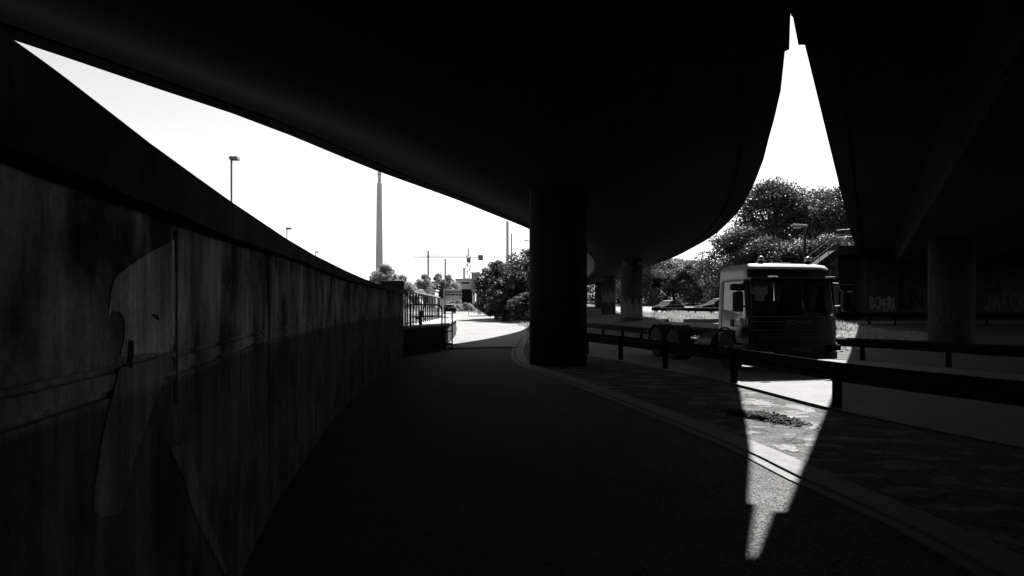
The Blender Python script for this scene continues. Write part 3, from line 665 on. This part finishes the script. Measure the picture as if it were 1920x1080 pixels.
for sx in (-1, 1):
    v_ = []                                            # A-pillars and corner trims
    MB().box((sx * 1.0, .05, .62), (.34, .10, .17), rz=-sx * .25).build("headlight", GLASSD, TR, bevel=.02)
    MB().box((sx * .98, .16, .545), (.24, .16, .03)).build("fog_lamp", WHITE, TR, bevel=.01)
    MB().box((sx * .80, .14, 2.41), (.22, .12, .05)).build("marker_lamp", WHITE, TR, bevel=.01)
    # mirror: arm, main glass housing, wide-angle housing above
    hx = sx * 1.55
    mi = MB().box((hx, -.22, 1.80), (.24, .16, .50), rz=sx * .2).build("mirror", BLACK, TR, bevel=.04)
    MB().box((hx, -.22, 2.17), (.40, .20, .17), rz=sx * .2).build("mirror_hood", BLACK, mi, bevel=.06)
    MB().tube([(sx * 1.2, -.3, 2.28), (sx * 1.34, -.24, 2.26), (hx, -.22, 2.2)], .028, 8).build("mirror_arm", BLACK, mi)
    MB().tube([(sx * 1.22, -.3, 1.68), (hx, -.22, 1.7)], .022, 8).build("mirror_arm", BLACK, mi)
    MB().box((hx + sx * .02, -.13, 2.065), (.14, .01, .035)).build("reflector", WHITE, mi)
    # beacon: foot, base, dome
    bx, by = sx * .68, -.60
    be = MB().lathe((bx, by, 2.755), [(.05, 0), (.05, .06), (.085, .07), (.085, .11)], 20).build("beacon_base", BLACK, TR, auto=40)
    MB().lathe((bx, by, 2.865), [(.078, 0), (.078, .07), (.066, .105), (.035, .125), (.004, .13)], 20).build("beacon_dome", mat("beacon_lens", .45, .12, .1, 3, spec=.8), be, smooth=True)
MB().box((0, -1.05, 2.822), (.62, .5, .03)).build("roof_hatch", BLACK, TR, bevel=.01)
MB().tube([(.42, -.52, 2.775), (.36, -.50, 2.80), (-.6, -.52, 2.80)], .012, 6).build("roof_bar", BLACK, TR)
t_ = text_mb("SCANIA", .15, .006); xs_ = [v[0] for v in t_.v]; wd = max(xs_) - min(xs_)
MB().add([(.36 - (vx - min(xs_)) * .72 / wd, .066 + vz, 1.24 + vy) for vx, vy, vz in t_.v], t_.f).build("lettering", STEEL, TR)
for z_ in (1.07, 1.30): band(z_, z_ + .012, 7, 19, .024, 0, .01).build("panel_gap", STEEL, TR)
MB().box((0, .115, .60), (.52, .015, .11)).build("number_plate", mat("grille_metal", .07), TR, bevel=.004)
# wipers, interior
for x0, x1 in ((.55, -.1), (-.25, -.85)): MB().tube([(x0, .02, 1.46), (x1, -.0, 1.56)], .014, 6).build("wiper", BLACK, TR)
MB().box((0, -.36, 1.30), (2.2, .5, .30)).build("dashboard", BLACK, TR, bevel=.06)
MB().lathe((0, 0, 0), [(.20, -.02), (.23, 0), (.20, .02), (.17, 0)], 24, 'Z').build("steering_wheel", BLACK, TR, smooth=True).location = (-.62, -.68, 1.55)
for sx in (-.62, .62):
    s_ = MB().box((sx, -1.18, 1.28), (.50, .50, .18)).build("seat", BLACK, TR, bevel=.05)
    MB().box((sx, -1.46, 1.66), (.50, .16, .72), rx=-.12).build("seat_back", BLACK, s_, bevel=.05)
    MB().box((sx, -1.50, 2.12), (.28, .11, .2)).build("headrest", BLACK, s_, bevel=.04)
# doors: seam lines, handles, steps, side marks
for sx in (-1, 1):
    for y0, z0, y1, z1 in ((-.40, .80, -.40, 1.42), (-1.62, 1.08, -1.62, 1.62), (-1.3, 1.08, -.4, .98)):
        MB().bar((sx * (HW + .002), y0, z0), (sx * (HW + .002), y1, z1), .012, .012).build("door_seam", BLACK, TR)
    MB().box((sx * (HW + .012), -1.05, 1.25), (.03, .15, .20)).build("vent", BLACK, TR, bevel=.01)
    MB().box((sx * (HW + .012), -.60, 1.32), (.02, .12, .14)).build("emblem", STEEL, TR, bevel=.008)
    MB().box((sx * (HW + .008), -.66, 1.18), (.012, .36, .035)).build("door_strip", STEEL, TR)
    MB().box((sx * (HW - .05), -.62, .52), (.18, .6, .34)).build("step", BLACK, TR, bevel=.03)
# wheels
def wheel(x, y, r_, wd_, sx):
    wh = MB().lathe((x, y, r_), [(r_ * .6, -wd_ / 2), (r_ * .93, -wd_ / 2), (r_, -wd_ / 2 + .04), (r_, wd_ / 2 - .04), (r_ * .93, wd_ / 2), (r_ * .6, wd_ / 2)], 36, 'X').build("wheel", TYRE, TR, auto=35)
    MB().lathe((x + sx * (wd_ / 2 - .06), y, r_), [(r_ * .58, 0), (r_ * .52, sx * .02), (r_ * .3, -sx * .02), (r_ * .22, sx * .06), (.03, sx * .08)], 28, 'X').build("rim", STEEL, wh, auto=35)
def mudguard(x, y, r_, wd_):
    v_, f_ = [], []
    for i in range(13):
        a_ = R(8 + 164 * i / 12)
        for xx, rr in ((x - wd_ / 2, r_), (x + wd_ / 2, r_), (x + wd_ / 2, r_ + .035), (x - wd_ / 2, r_ + .035)): v_.append((xx, y + rr * math.cos(a_), .5 + rr * math.sin(a_)))
        if i:
            for k in range(4): f_.append((4 * i - 4 + k, 4 * i - 4 + (k + 1) % 4, 4 * i + (k + 1) % 4, 4 * i + k))
    return MB().add(v_, f_).build("mudguard", RUBB, TR, auto=40)
for sx in (-1, 1):
    wheel(sx * 1.05, -1.42, .50, .32, sx); mudguard(sx * 1.06, -1.42, .60, .42)
    for y in (-4.75, -6.05): wheel(sx * .98, y, .50, .52, sx); mudguard(sx * .98, y, .57, .56)
    MB().box((sx * .42, -4.4, .86), (.09, 5.6, .26)).build("frame_rail", BLACK, TR)
    MB().box((sx * .50, -4.7, 1.10), (.12, 4.6, .14)).build("subframe_rail", STEEL, TR, bevel=.01)
    MB().lathe((sx * .92, -2.75, .62), [(.05, -.45), (.28, -.43), (.28, .43), (.05, .45)], 24, 'Y').build("fuel_tank", DSTEEL, TR, auto=40)
    for k in range(3): MB().lathe((sx * .95, -3.45 - .22 * k, .72), [(.02, -.02), (.09, 0), (.09, .16), (.02, .18)], 16, 'Y').build("air_tank", CHROME, TR, auto=40)
    MB().box((sx * 1.08, -3.95, .46), (.05, 1.6, .12)).build("side_guard", STEEL, TR)
    MB().box((sx * .85, -7.22, .82), (.36, .06, .14)).build("tail_lamp", BLACK, TR, bevel=.01)
    MB().box((sx * .55, -6.9, 1.2), (.14, .5, .12)).build("roller", STEEL, TR, bevel=.02)
for y in (-2.3, -3.6, -5.4, -7.1): MB().box((0, y, .86), (.76, .12, .22)).build("cross_member", BLACK, TR)
MB().bar((0, -6.3, 1.16), (0, -3.1, 1.22), .22, .2).build("lift_arm", DSTEEL, TR); MB().bar((0, -3.1, 1.22), (0, -2.25, 1.08), .2, .18).build("hook_arm", STEEL, TR)
for sx in (-.2, .2): MB().tube([(sx, -5.2, 1.02), (sx, -2.6, 1.25)], .06, 10).build("lift_ram", CHROME, TR)
MB().box((0, -2.18, 1.0), (1.6, .25, .5)).build("valve_box", BLACK, TR, bevel=.03)

# ------------------------------------------------------------------ trees and bushes
def leaves(rng, clumps, n, size, flat=.5):
    c = np.array([q[0] for q in clumps]); rr = np.array([q[1] for q in clumps]); wgt = rr ** 2 / np.sum(rr ** 2)
    idx = rng.choice(len(c), n, p=wgt); d = rng.normal(size=(n, 3)); d /= np.linalg.norm(d, axis=1)[:, None]
    rad = rr[idx] * (rng.uniform(.2, 1.0, n) ** .5 + np.abs(rng.normal(0, .22, n))); P = c[idx] + d * rad[:, None] * np.array([1, 1, .8])
    P[:, 2] = np.maximum(P[:, 2], .12)
    a = rng.normal(size=(n, 3)); a /= np.linalg.norm(a, axis=1)[:, None]; nrm = d * .5 + rng.normal(size=(n, 3)) * .6 + np.array([0, 0, .5]); nrm /= np.linalg.norm(nrm, axis=1)[:, None]
    u = np.cross(nrm, a); u /= np.linalg.norm(u, axis=1)[:, None] + 1e-9; v = np.cross(nrm, u); s = size * rng.uniform(.6, 1.35, n)[:, None]
    Q = np.stack([P - u * s * .5, P + v * s * .32, P + u * s * .5, P - v * s * .32], 1); return Q.reshape(-1, 3)
def make_tree(seed, H, Rc, base, n, size, m, name, loc, label, group, ncl=34):
    rng = np.random.default_rng(seed); rnd = random.Random(seed)
    e = empty(name, loc, label, "tree" if 'tree' in name else "shrub", group, local=True)
    cl = []
    for k in range(ncl):
        t = rnd.random() ** .8; z = base + (H - base) * (.06 + .9 * t); prof_ = math.sin(math.pi * min(1, .18 + .8 * t)) ** .7
        a_ = rnd.uniform(0, 2 * math.pi); rr = Rc * prof_ * rnd.uniform(.25, 1.0); cr = Rc * rnd.uniform(.12, .34) * (1.1 - .35 * t)
        cl.append(((rr * math.cos(a_), rr * math.sin(a_), min(z, H - cr * .6)), cr))
    tk = MB(); tr_ = .022 * H + .05
    tk.tube([(0, 0, -.3), (.05 * H * rnd.uniform(-.3, .3), 0, H * .3), (0, .04 * H * rnd.uniform(-.5, .5), H * .62), (0, 0, H * .88)], [tr_ * 1.25, tr_, tr_ * .6, tr_ * .15], 10)
    for k in range(0, ncl, 3):
        c = Vector(cl[k][0]); z0 = max(.25 * H * .6, c.z * .5); mid = Vector((c.x * .4, c.y * .4, (z0 + c.z) / 2 + .04 * H))
        tk.tube([(0, 0, z0), mid, c], [tr_ * .45, tr_ * .28, tr_ * .1], 6)
    tk.build("trunk", BARK, e, smooth=True)
    np_mesh("crown", leaves(rng, cl, n, size), 4, m, e)
    return e
GR = "trees behind the bridges"
gz = lambda x, y: (x, y, h(x, y) - .05)
def put(px, Y): x = X(px, Y); return gz(x, Y)
T1 = make_tree(3, 15.4, 6.2, 1.5, 46000, .27, LEAF, "broadleaf_tree", put(1452, 78), "tallest dark broadleaf tree above the truck's cab", GR, 120)
T2 = make_tree(8, 9.4, 4.8, .5, 26000, .25, LEAF, "broadleaf_tree", put(1388, 74), "bushy tree left of the tallest one, in front of the pale chimney", GR, 80)
T3 = make_tree(15, 7.2, 4.4, .2, 26000, .22, leaf_mat("leaves_hedge", .085, .35), "broadleaf_tree", put(1300, 112), "bushy tree in the middle of the far row beyond the sunlit road", GR, 60)
T4 = make_tree(21, 7.0, 2.5, .4, 15000, .2, LEAF, "roadside_tree", put(930, 76), "dark roadside tree farthest left in the clump beside the bright road", "trees beside the bright road", 60)
def trees(src, rows):
    for px, Y, s, sz, label in rows: dup(src, put(px, Y), px * .37, (s, s, sz), label)
trees(T1, [(1538, 82, .98, .97, "tall broad tree right of the tallest, behind the flat-headed lamp"), (1592, 76, .85, .95, "tree partly cut off by the right-hand bridge's edge")])
trees(T2, [(1432, 70, .8, .85, "low dark tree directly behind the cab's roof, left of the lamp"), (1560, 66, .75, .82, "leafy tree behind the stair railing"), (1495, 68, .85, .78, "broad low tree behind the lamp pole"), (1365, 92, .8, .70, "small tree at the left foot of the big tree group")])
trees(T3, [(1232, 118, 1.25, 1.12, "large tree right beside the patched pier"), (1264, 122, 1.15, 1.1, "tree second from the patched pier in the far row"), (1335, 116, .9, .95, "tree in the far row just left of the cab"), (1200, 112, 1.1, 1.2, "tree in the far row half hidden by the patched pier"), (1290, 140, 1.4, 1.15, "farthest tree peeping over the far row"), (1160, 125, 1.3, 1.0, "dark tree seen in the gap between the two far piers"), (1120, 130, 1.3, 1.0, "dark tree low behind the slim farthest pier")])
trees(T4, [(950, 80, 1.05, .98, "dark roadside tree second from the left, behind a curved lamp"), (972, 72, 1.1, 1.0, "dense roadside tree third from the left"), (990, 84, 1.2, 1.30, "tall roadside tree touching the middle pier's left edge"), (1010, 76, 1.1, 1.1, "roadside tree mostly behind the middle pier"), (945, 70, .8, .62, "low bush-like roadside tree in front of the left clump"), (917, 95, .7, .75, "small roadside tree at the left end, behind the tower lamp's pole"), (985, 66, .7, .45, "lowest roadside shrub by the kerb near the pier")])
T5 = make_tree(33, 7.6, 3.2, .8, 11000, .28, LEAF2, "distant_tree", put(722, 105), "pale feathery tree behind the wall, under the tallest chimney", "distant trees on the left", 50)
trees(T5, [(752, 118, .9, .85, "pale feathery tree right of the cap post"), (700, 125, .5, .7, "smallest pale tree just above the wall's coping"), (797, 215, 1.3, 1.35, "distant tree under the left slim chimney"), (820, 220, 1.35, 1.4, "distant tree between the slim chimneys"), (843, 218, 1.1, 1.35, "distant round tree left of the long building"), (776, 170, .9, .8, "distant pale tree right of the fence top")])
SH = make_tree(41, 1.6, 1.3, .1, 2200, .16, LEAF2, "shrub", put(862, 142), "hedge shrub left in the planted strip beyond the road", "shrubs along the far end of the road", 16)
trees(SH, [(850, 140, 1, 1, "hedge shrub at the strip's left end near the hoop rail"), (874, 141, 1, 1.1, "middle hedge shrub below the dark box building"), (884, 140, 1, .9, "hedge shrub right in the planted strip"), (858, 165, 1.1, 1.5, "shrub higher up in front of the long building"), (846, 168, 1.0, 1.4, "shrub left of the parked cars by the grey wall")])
x = -3.5
make_tree(50, .55, .22, .05, 260, .07, LEAF2, "weed", (-3.42, 25.5, 1.0), "small leafy weed growing on the walkway behind the handrail", None, 8)

# grass: uncountable blades
rng = np.random.default_rng(5)
def blades(n, xr, yr, hh, ok):
    x_ = rng.uniform(*xr, n); y_ = rng.uniform(*yr, n); k = np.array([ok(a_, b_) for a_, b_ in zip(x_, y_)]); x_, y_ = x_[k], y_[k]; n = len(x_)
    z_ = np.array([h(a_, b_) for a_, b_ in zip(x_, y_)]); a_ = rng.uniform(0, np.pi, n); wd_ = rng.uniform(.015, .05, n); ht = hh * rng.uniform(.4, 1.2, n) * (.6 + .5 * np.sin(x_ * 1.3) * np.sin(y_ * .9 + x_ * .4))
    ht = np.maximum(ht, .08); lx, ly = rng.normal(0, .12, n), rng.normal(0, .12, n)
    A = np.stack([x_ - wd_ * np.cos(a_), y_ - wd_ * np.sin(a_), z_], 1); B = np.stack([x_ + wd_ * np.cos(a_), y_ + wd_ * np.sin(a_), z_], 1); C = np.stack([x_ + lx, y_ + ly, z_ + ht], 1)
    return np.stack([A, B, C], 1).reshape(-1, 3)
def okg(a_, b_):
    if b_ > 43.2 and a_ > 17: return b_ < 55 - (a_ - 22) * .0 and a_ < 17.5
    return a_ > 4.6 + max(0, (31 - b_)) * 1.1 and a_ < b_ * .5 + 4 and not (math.dist((a_, b_), (8.4, 48)) < .9)
GV = [blades(60000, (7, 19), (38, 60), .5, lambda a_, b_: okg(a_, b_) and a_ > 8.4 and a_ > along(RA, b_ + 4.5) - 1.6), blades(16000, (12, 21), (26, 42.8), .22, okg), blades(9000, (-1, 4), (56, 90), .3, lambda a_, b_: a_ > 1.2 - (b_ - 45) * .05)]
o = np_mesh("grass", np.concatenate(GV), 3, GRASS); o['kind'] = 'stuff'; o['label'] = "long sunlit grass on the bank behind the truck and beside the roads"; o['category'] = "grass"

# soil pile with clods and litter on the lit paving
sp = empty("soil_pile", (3.7, 9.9, 0), "low heap of dark soil and leaf litter on the sunlit paving", "soil")
rnd = random.Random(4); m_ = MB()
def clod(m_, x_, y_, z_, r_):
    b = bmesh.new(); bmesh.ops.create_icosphere(b, subdivisions=1, radius=r_)
    m_.add([(x_ + v.co.x * rnd.uniform(.7, 1.3), y_ + v.co.y * rnd.uniform(.7, 1.3), z_ + v.co.z * rnd.uniform(.4, .9)) for v in b.verts], [tuple(v.index for v in f.verts) for f in b.faces]); b.free()
for k in range(1300):
    t = rnd.gauss(0, .42); s_ = rnd.gauss(0, .11); t = max(-1, min(.85, t)); env = 1 - abs(t) * .75
    clod(m_, 3.74 + t * .34 + s_ * .9, 10.1 - t * .75 + s_ * .5, .012 + .075 * env * rnd.random() ** 1.5, rnd.uniform(.008, .03) * (0.5 + env * .6) * (1.6 if rnd.random() < .08 else 1))
m_.build("clods", SOIL, sp)['kind'] = 'stuff'
m_ = MB()
for k in range(140):
    t = rnd.uniform(-1, 1); x_, y_ = 3.74 + t * .34 + rnd.gauss(0, .15), 10.1 - t * .75 + rnd.gauss(0, .2); a_ = rnd.uniform(0, 3); l_ = rnd.uniform(.03, .08)
    m_.bar((x_, y_, .02), (x_ + l_ * math.cos(a_), y_ + l_ * math.sin(a_), .03), .018, .004)
m_.build("litter", SOIL, sp)['kind'] = 'stuff'

# ------------------------------------------------------------------ background: chimneys, crane, buildings, cars
def chimney(px, w0, w1, ptop, Y, label, steps=None, m=CHIM):
    p = at(px, ptop, Y); z0 = h(p.x, Y) - .5; r0, r1 = w0 / 2 / F * Y, w1 / 2 / F * Y
    e = empty("chimney", (p.x, Y, z0), label, "chimney", "industrial chimneys on the skyline")
    if steps:
        zs = at(px, steps[0], Y).z; rs = steps[1] / 2 / F * Y
        MB().lathe((p.x, Y, 0), [(r0, z0), (r1, zs)], 24).build("stack", m, e, auto=40)
        MB().lathe((p.x, Y, 0), [(rs, zs), (rs, p.z - 3), (rs * 1.25, p.z - 3), (rs * 1.25, p.z - 2.4), (rs, p.z - 2.4), (rs, p.z)], 20).build("flue", m, e, auto=40)
    else:
        MB().lathe((p.x, Y, 0), [(r0, z0), (r1, p.z - .6)], 24).build("stack", m, e, auto=40)
        MB().lathe((p.x, Y, 0), [(r1 * 1.08, p.z - .6), (r1 * 1.08, p.z)], 24).build("rim", m, e, auto=40)
    return e
CH2 = mat("pale_chimney", .8, .9, .1, .05)
tall = chimney(711.5, 16, 9.8, 318, 400, "tallest tapering chimney with a thin flue on top, above the wall's end", (344, 6.4))
m_ = MB(); rnd = random.Random(2)                      # pale scar on the tall stack
zc = at(711.5, 410, 400).z
vs_, fs_ = [], []
for k in range(9):
    a0 = R(238 + rnd.uniform(0, 50)); z_ = zc + rnd.uniform(-9, 4); r_ = tall.location.x; rr = 2.0
    rr = (15.5 - (15.5 - 9.2) * ((at(711, 0, 400).z and (z_ - 0) / 74))) / 2 / F * 400 + .03
    b0 = len(vs_)
    for da, dz in ((-.18, -1.2), (.22, -.6), (.25, 1.3), (-.12, .8)): vs_.append((tall.location.x + rr * math.cos(a0 + da), 400 + rr * math.sin(a0 + da), z_ + dz))
    fs_.append((b0, b0 + 1, b0 + 2, b0 + 3))
MB().add(vs_, fs_).build("pale_patch", CH2, tall)
chimney(803, 4.6, 3.8, 470, 420, "slim chimney left of the crane, left of a pair above the distant trees")
chimney(835, 4.2, 3.4, 485, 430, "shorter slim chimney right of the thin mast above the distant trees")
chimney(951.5, 5.8, 5.0, 415, 380, "taller chimney of the pair behind the roadside trees")
chimney(959, 3.4, 2.8, 438, 390, "thinner chimney of the pair behind the roadside trees")
chimney(870.5, 5.2, 5.0, 502, 300, "stubby pale stack on the roof of the mid building", m=CH2)
chimney(1407, 13, 11, 318, 420, "pale chimney half hidden by the curved bridge, above the right trees", m=CH2)
p = at(827, 487, 420); e = empty("mast", (p.x, 420, 2), "thin steel mast between two slim chimneys", "mast")
MB().tube([(p.x, 420, 2), (p.x, 420, p.z)], [.35, .2], 8).build("mast_pole", STEEL, e)
# tower crane
Yc = 340; c0 = at(878.5, 466, Yc); jz = at(0, 482, Yc).z
cr = empty("tower_crane", (c0.x, Yc, 3), "slender tower crane with long jib above the industrial buildings", "crane")
m_ = MB(); s_ = .75
for sx in (-1, 1):
    for sy in (-1, 1): m_.bar((c0.x + sx * s_, Yc + sy * s_, 3), (c0.x + sx * s_, Yc + sy * s_, jz + 1), .3, .3)
zz = 3; k = 0
while zz < jz - 1.6:
    for sy in (-1, 1): m_.bar((c0.x - s_ * (1 if k % 2 else -1), Yc + sy * s_, zz), (c0.x + s_ * (1 if k % 2 else -1), Yc + sy * s_, zz + 1.8), .2, .2)
    zz += 1.8; k += 1
m_.build("tower", CRANE, cr)
MB().bar((c0.x, Yc, jz + .5), (c0.x, Yc, c0.z), .5, .5).build("apex", CRANE, cr)
xl, xr = at(775, 0, Yc).x, at(906, 0, Yc).x
m_ = MB(); m_.bar((xl, Yc, jz), (xr, Yc, jz), .42, .42); m_.bar((xl + 3, Yc, jz + .9), (c0.x, Yc, jz + .9), .16, .16)
xx = xl + 3; k = 0
while xx < c0.x - 1.5: m_.bar((xx, Yc, jz + (.9 if k % 2 else 0)), (xx + 1.5, Yc, jz + (0 if k % 2 else .9)), .09, .09); xx += 1.5; k += 1
m_.build("jib", CRANE, cr)
m_ = MB(); m_.bar((c0.x, Yc, c0.z), (xl + 10, Yc, jz + .9), .1, .1); m_.bar((c0.x, Yc, c0.z), (xr - 1, Yc, jz), .1, .1); m_.build("stay_cable", CRANE, cr)
MB().box((xr - 1.3, Yc, jz - .3), (2.4, 1.6, 2.6)).build("counterweight", CRANE, cr); MB().box((c0.x + .3, Yc - 1, jz - 1.6), (1.6, 1.4, 2.2)).build("cab", CRANE, cr)

def building(px0, px1, py0, Y, depth, label, m, rows=(), roof=True, name="building"):
    x0, x1 = X(px0, Y), X(px1, Y); z1 = at(0, py0, Y).z; z0 = 0
    e = empty(name, ((x0 + x1) / 2, Y, h((x0 + x1) / 2, Y)), label, "building")
    MB().box(((x0 + x1) / 2, Y + depth / 2, (z0 + z1) / 2), (x1 - x0, depth, z1 - z0)).build("wall", m, e)
    if roof: MB().box(((x0 + x1) / 2, Y + depth / 2, z1 + .15), (x1 - x0 + .4, depth + .4, .3)).build("roof", LITCONC, e)
    for (a0, a1, b0, b1, n_, gm) in rows:              # windows in pixel rows
        for i in range(n_):
            u0 = a0 + (a1 - a0) * (i + .15) / n_; u1 = a0 + (a1 - a0) * (i + .85) / n_
            q0, q1 = at(u0, b1, Y), at(u1, b0, Y)
            MB().box(((q0.x + q1.x) / 2, Y - .02, (q0.z + q1.z) / 2), (q1.x - q0.x, .12, q1.z - q0.z)).build("window", gm, e)
    return e
building(884, 898.5, 512, 230, 14, "grey tower-like building with a pale square window beside the trees", BRICK, [(889, 894, 521, 525, 1, WHITE), (888.5, 894.5, 529, 532, 1, GLASSD)])
building(854, 884, 524, 240, 16, "mid-height pale industrial building left of the tower block", LITCONC, [(862, 884, 529, 532, 1, GLASSD)])
building(832, 866, 544, 205, 12, "long low white building with two rows of small windows", LITCONC, [(834, 865, 546, 549, 12, GLASSD), (834, 865, 551, 554, 12, GLASSD)])
building(866.3, 885, 542, 204, 10, "black box-shaped building between the long low one and the tower", GLASSD, roof=False)
building(885.3, 891, 545, 203, 6, "narrow pale annex at the foot of the tower", LITCONC, [(886.5, 889.5, 548, 553, 1, GLASSD)])
building(816, 831.5, 543, 200, 10, "dark low building left of the long white one", DARKC, roof=False)
building(803.5, 816, 545, 190, 8, "small bright box-shaped building above the fence", LITCONC, [(809, 812, 550, 552, 1, GLASSD)])
e = empty("boundary_wall", (X(836, 175), 175, 1), "plain grey boundary wall right of the picket fence in the distance", "wall")
MB().box((X(836, 175), 175, 2.1), (X(846, 175) - X(824, 175), .4, 3.4)).build("wall_face", LITCONC, e)
MB().box((X(836, 175), 175, 3.88), (X(846, 175) - X(824, 175) + .2, .6, .16)).build("coping", LITCONC, e)

def car(loc, rz, label, m):
    e = empty("car", loc, label, "car", "cars on the far roads", rz, True)
    side = [(-2.1, .32), (-2.12, .75), (-1.95, .92), (-1.15, 1.0), (1.0, .98), (1.85, .86), (2.1, .66), (2.12, .32)]
    v_ = [(x_, s_, z_) for s_ in (-.86, .86) for x_, z_ in side]; n_ = len(side)
    MB().add(v_, [tuple(range(n_)), tuple(range(n_, 2 * n_))[::-1]] + [(i, (i + 1) % n_, n_ + (i + 1) % n_, n_ + i) for i in range(n_)]).build("body", m, e, bevel=.06, auto=40)
    cabn = [(-1.75, .95, .80), (-1.25, 1.38, .62), (-.2, 1.46, .60), (.35, 1.40, .61), (1.1, .97, .80)]
    v_ = [(x_, s_ * w_, z_) for s_ in (-1, 1) for x_, z_, w_ in cabn]; n_ = 5
    MB().add(v_, [tuple(range(n_)), tuple(range(n_, 2 * n_))[::-1]] + [(i, (i + 1) % n_, n_ + (i + 1) % n_, n_ + i) for i in range(n_)]).build("windows", GLASSD, e, auto=40)
    rf = [(-1.32, 1.375, .61), (-.2, 1.475, .61), (.42, 1.40, .61)]
    v_ = [(x_, s_ * w_, z_ + dz) for dz in (0, .03) for x_, z_, w_ in rf for s_ in (-1, 1)]
    MB().add(v_, [(0, 1, 3, 2), (2, 3, 5, 4), (6, 8, 9, 7), (8, 10, 11, 9), (0, 2, 8, 6), (2, 4, 10, 8), (1, 7, 9, 3), (3, 9, 11, 5), (0, 6, 7, 1), (4, 5, 11, 10)]).build("roof", mat("car_roof", .03, .35, .05, 2, spec=.4), e, auto=40)
    for sx in (-1.3, 1.3):
        for sy in (-.8, .8): MB().lathe((sx, sy, .32), [(.2, -.1), (.32, -.09), (.32, .09), (.2, .1)], 20, 'Y').build("wheel", TYRE, e, auto=40)
    for sy in (-.62, .62): MB().box((2.08, sy, .68), (.08, .3, .14)).build("headlight", WHITE, e, bevel=.02); MB().box((-2.1, sy, .78), (.06, .3, .14)).build("tail_light", BLACK, e, bevel=.02)
    return e
c1 = car((X(1253, 80), 80, h(X(1253, 80), 80) + .02), R(222), "car passing behind the far guard rail's left end", mat("car_silver", .014, .8, .05, 2, spec=.03))
dcar = mat("car_dark", .012, .8, .1, 2, spec=.03)
car((X(1349, 60), 60, h(X(1349, 60), 60) + .06), R(190), "dark car just left of the truck's cab behind the far guard rail", dcar)
car((X(843, 112), 112, h(X(843, 112), 112) + .06), R(100), "dark car on the bright road seen through the hoop rail", dcar)
car((X(873, 172), 172, h(X(873, 172), 172)), R(5), "pale parked car in front of the black box building", mat("car_pale", .6, .35, .05, 2))
car((X(884, 170), 170, h(X(884, 170), 170)), R(8), "dark parked car by the tower's foot right of the pale one", dcar)
for px, Y, label in ((1338, 56, "marker post with a dark head left of the cab above the far guard rail"), (1308, 84, "thin marker post standing behind the far bright road")):
    z_ = h(X(px, Y), Y); e = empty("marker_post", (X(px, Y), Y, z_), label, "post", "roadside marker posts")
    MB().box((X(px, Y), Y, z_ + .55), (.11, .08, 1.1)).build("post_body", WHITE, e, bevel=.01); MB().box((X(px, Y), Y - .002, z_ + .9), (.14, .1, .22)).build("reflector", BLACK, e, bevel=.01)
# hoop racks where the road turns
for px, label in ((889, "low tubular barrier at the bend of the road, left one"), (911, "low tubular barrier at the bend below the roadside trees, right one")):
    Y = 100; x_ = X(px, Y); z_ = h(x_, Y); e = empty("tube_barrier", (x_, Y, z_), label, "barrier", "tubular barriers at the bend")
    MB().tube([(x_ - .8, Y, z_), (x_ - .8, Y, z_ + .95), (x_ - .7, Y, z_ + 1.05), (x_ + .7, Y, z_ + 1.05), (x_ + .8, Y, z_ + .95), (x_ + .8, Y, z_)], .04, 8).build("hoop", STEEL, e)
    MB().tube([(x_ - .8, Y, z_ + .55), (x_ + .8, Y, z_ + .55)], .03, 8).build("rail", STEEL, e)
for o in bpy.data.objects:
    if '_local' in o: del o['_local']
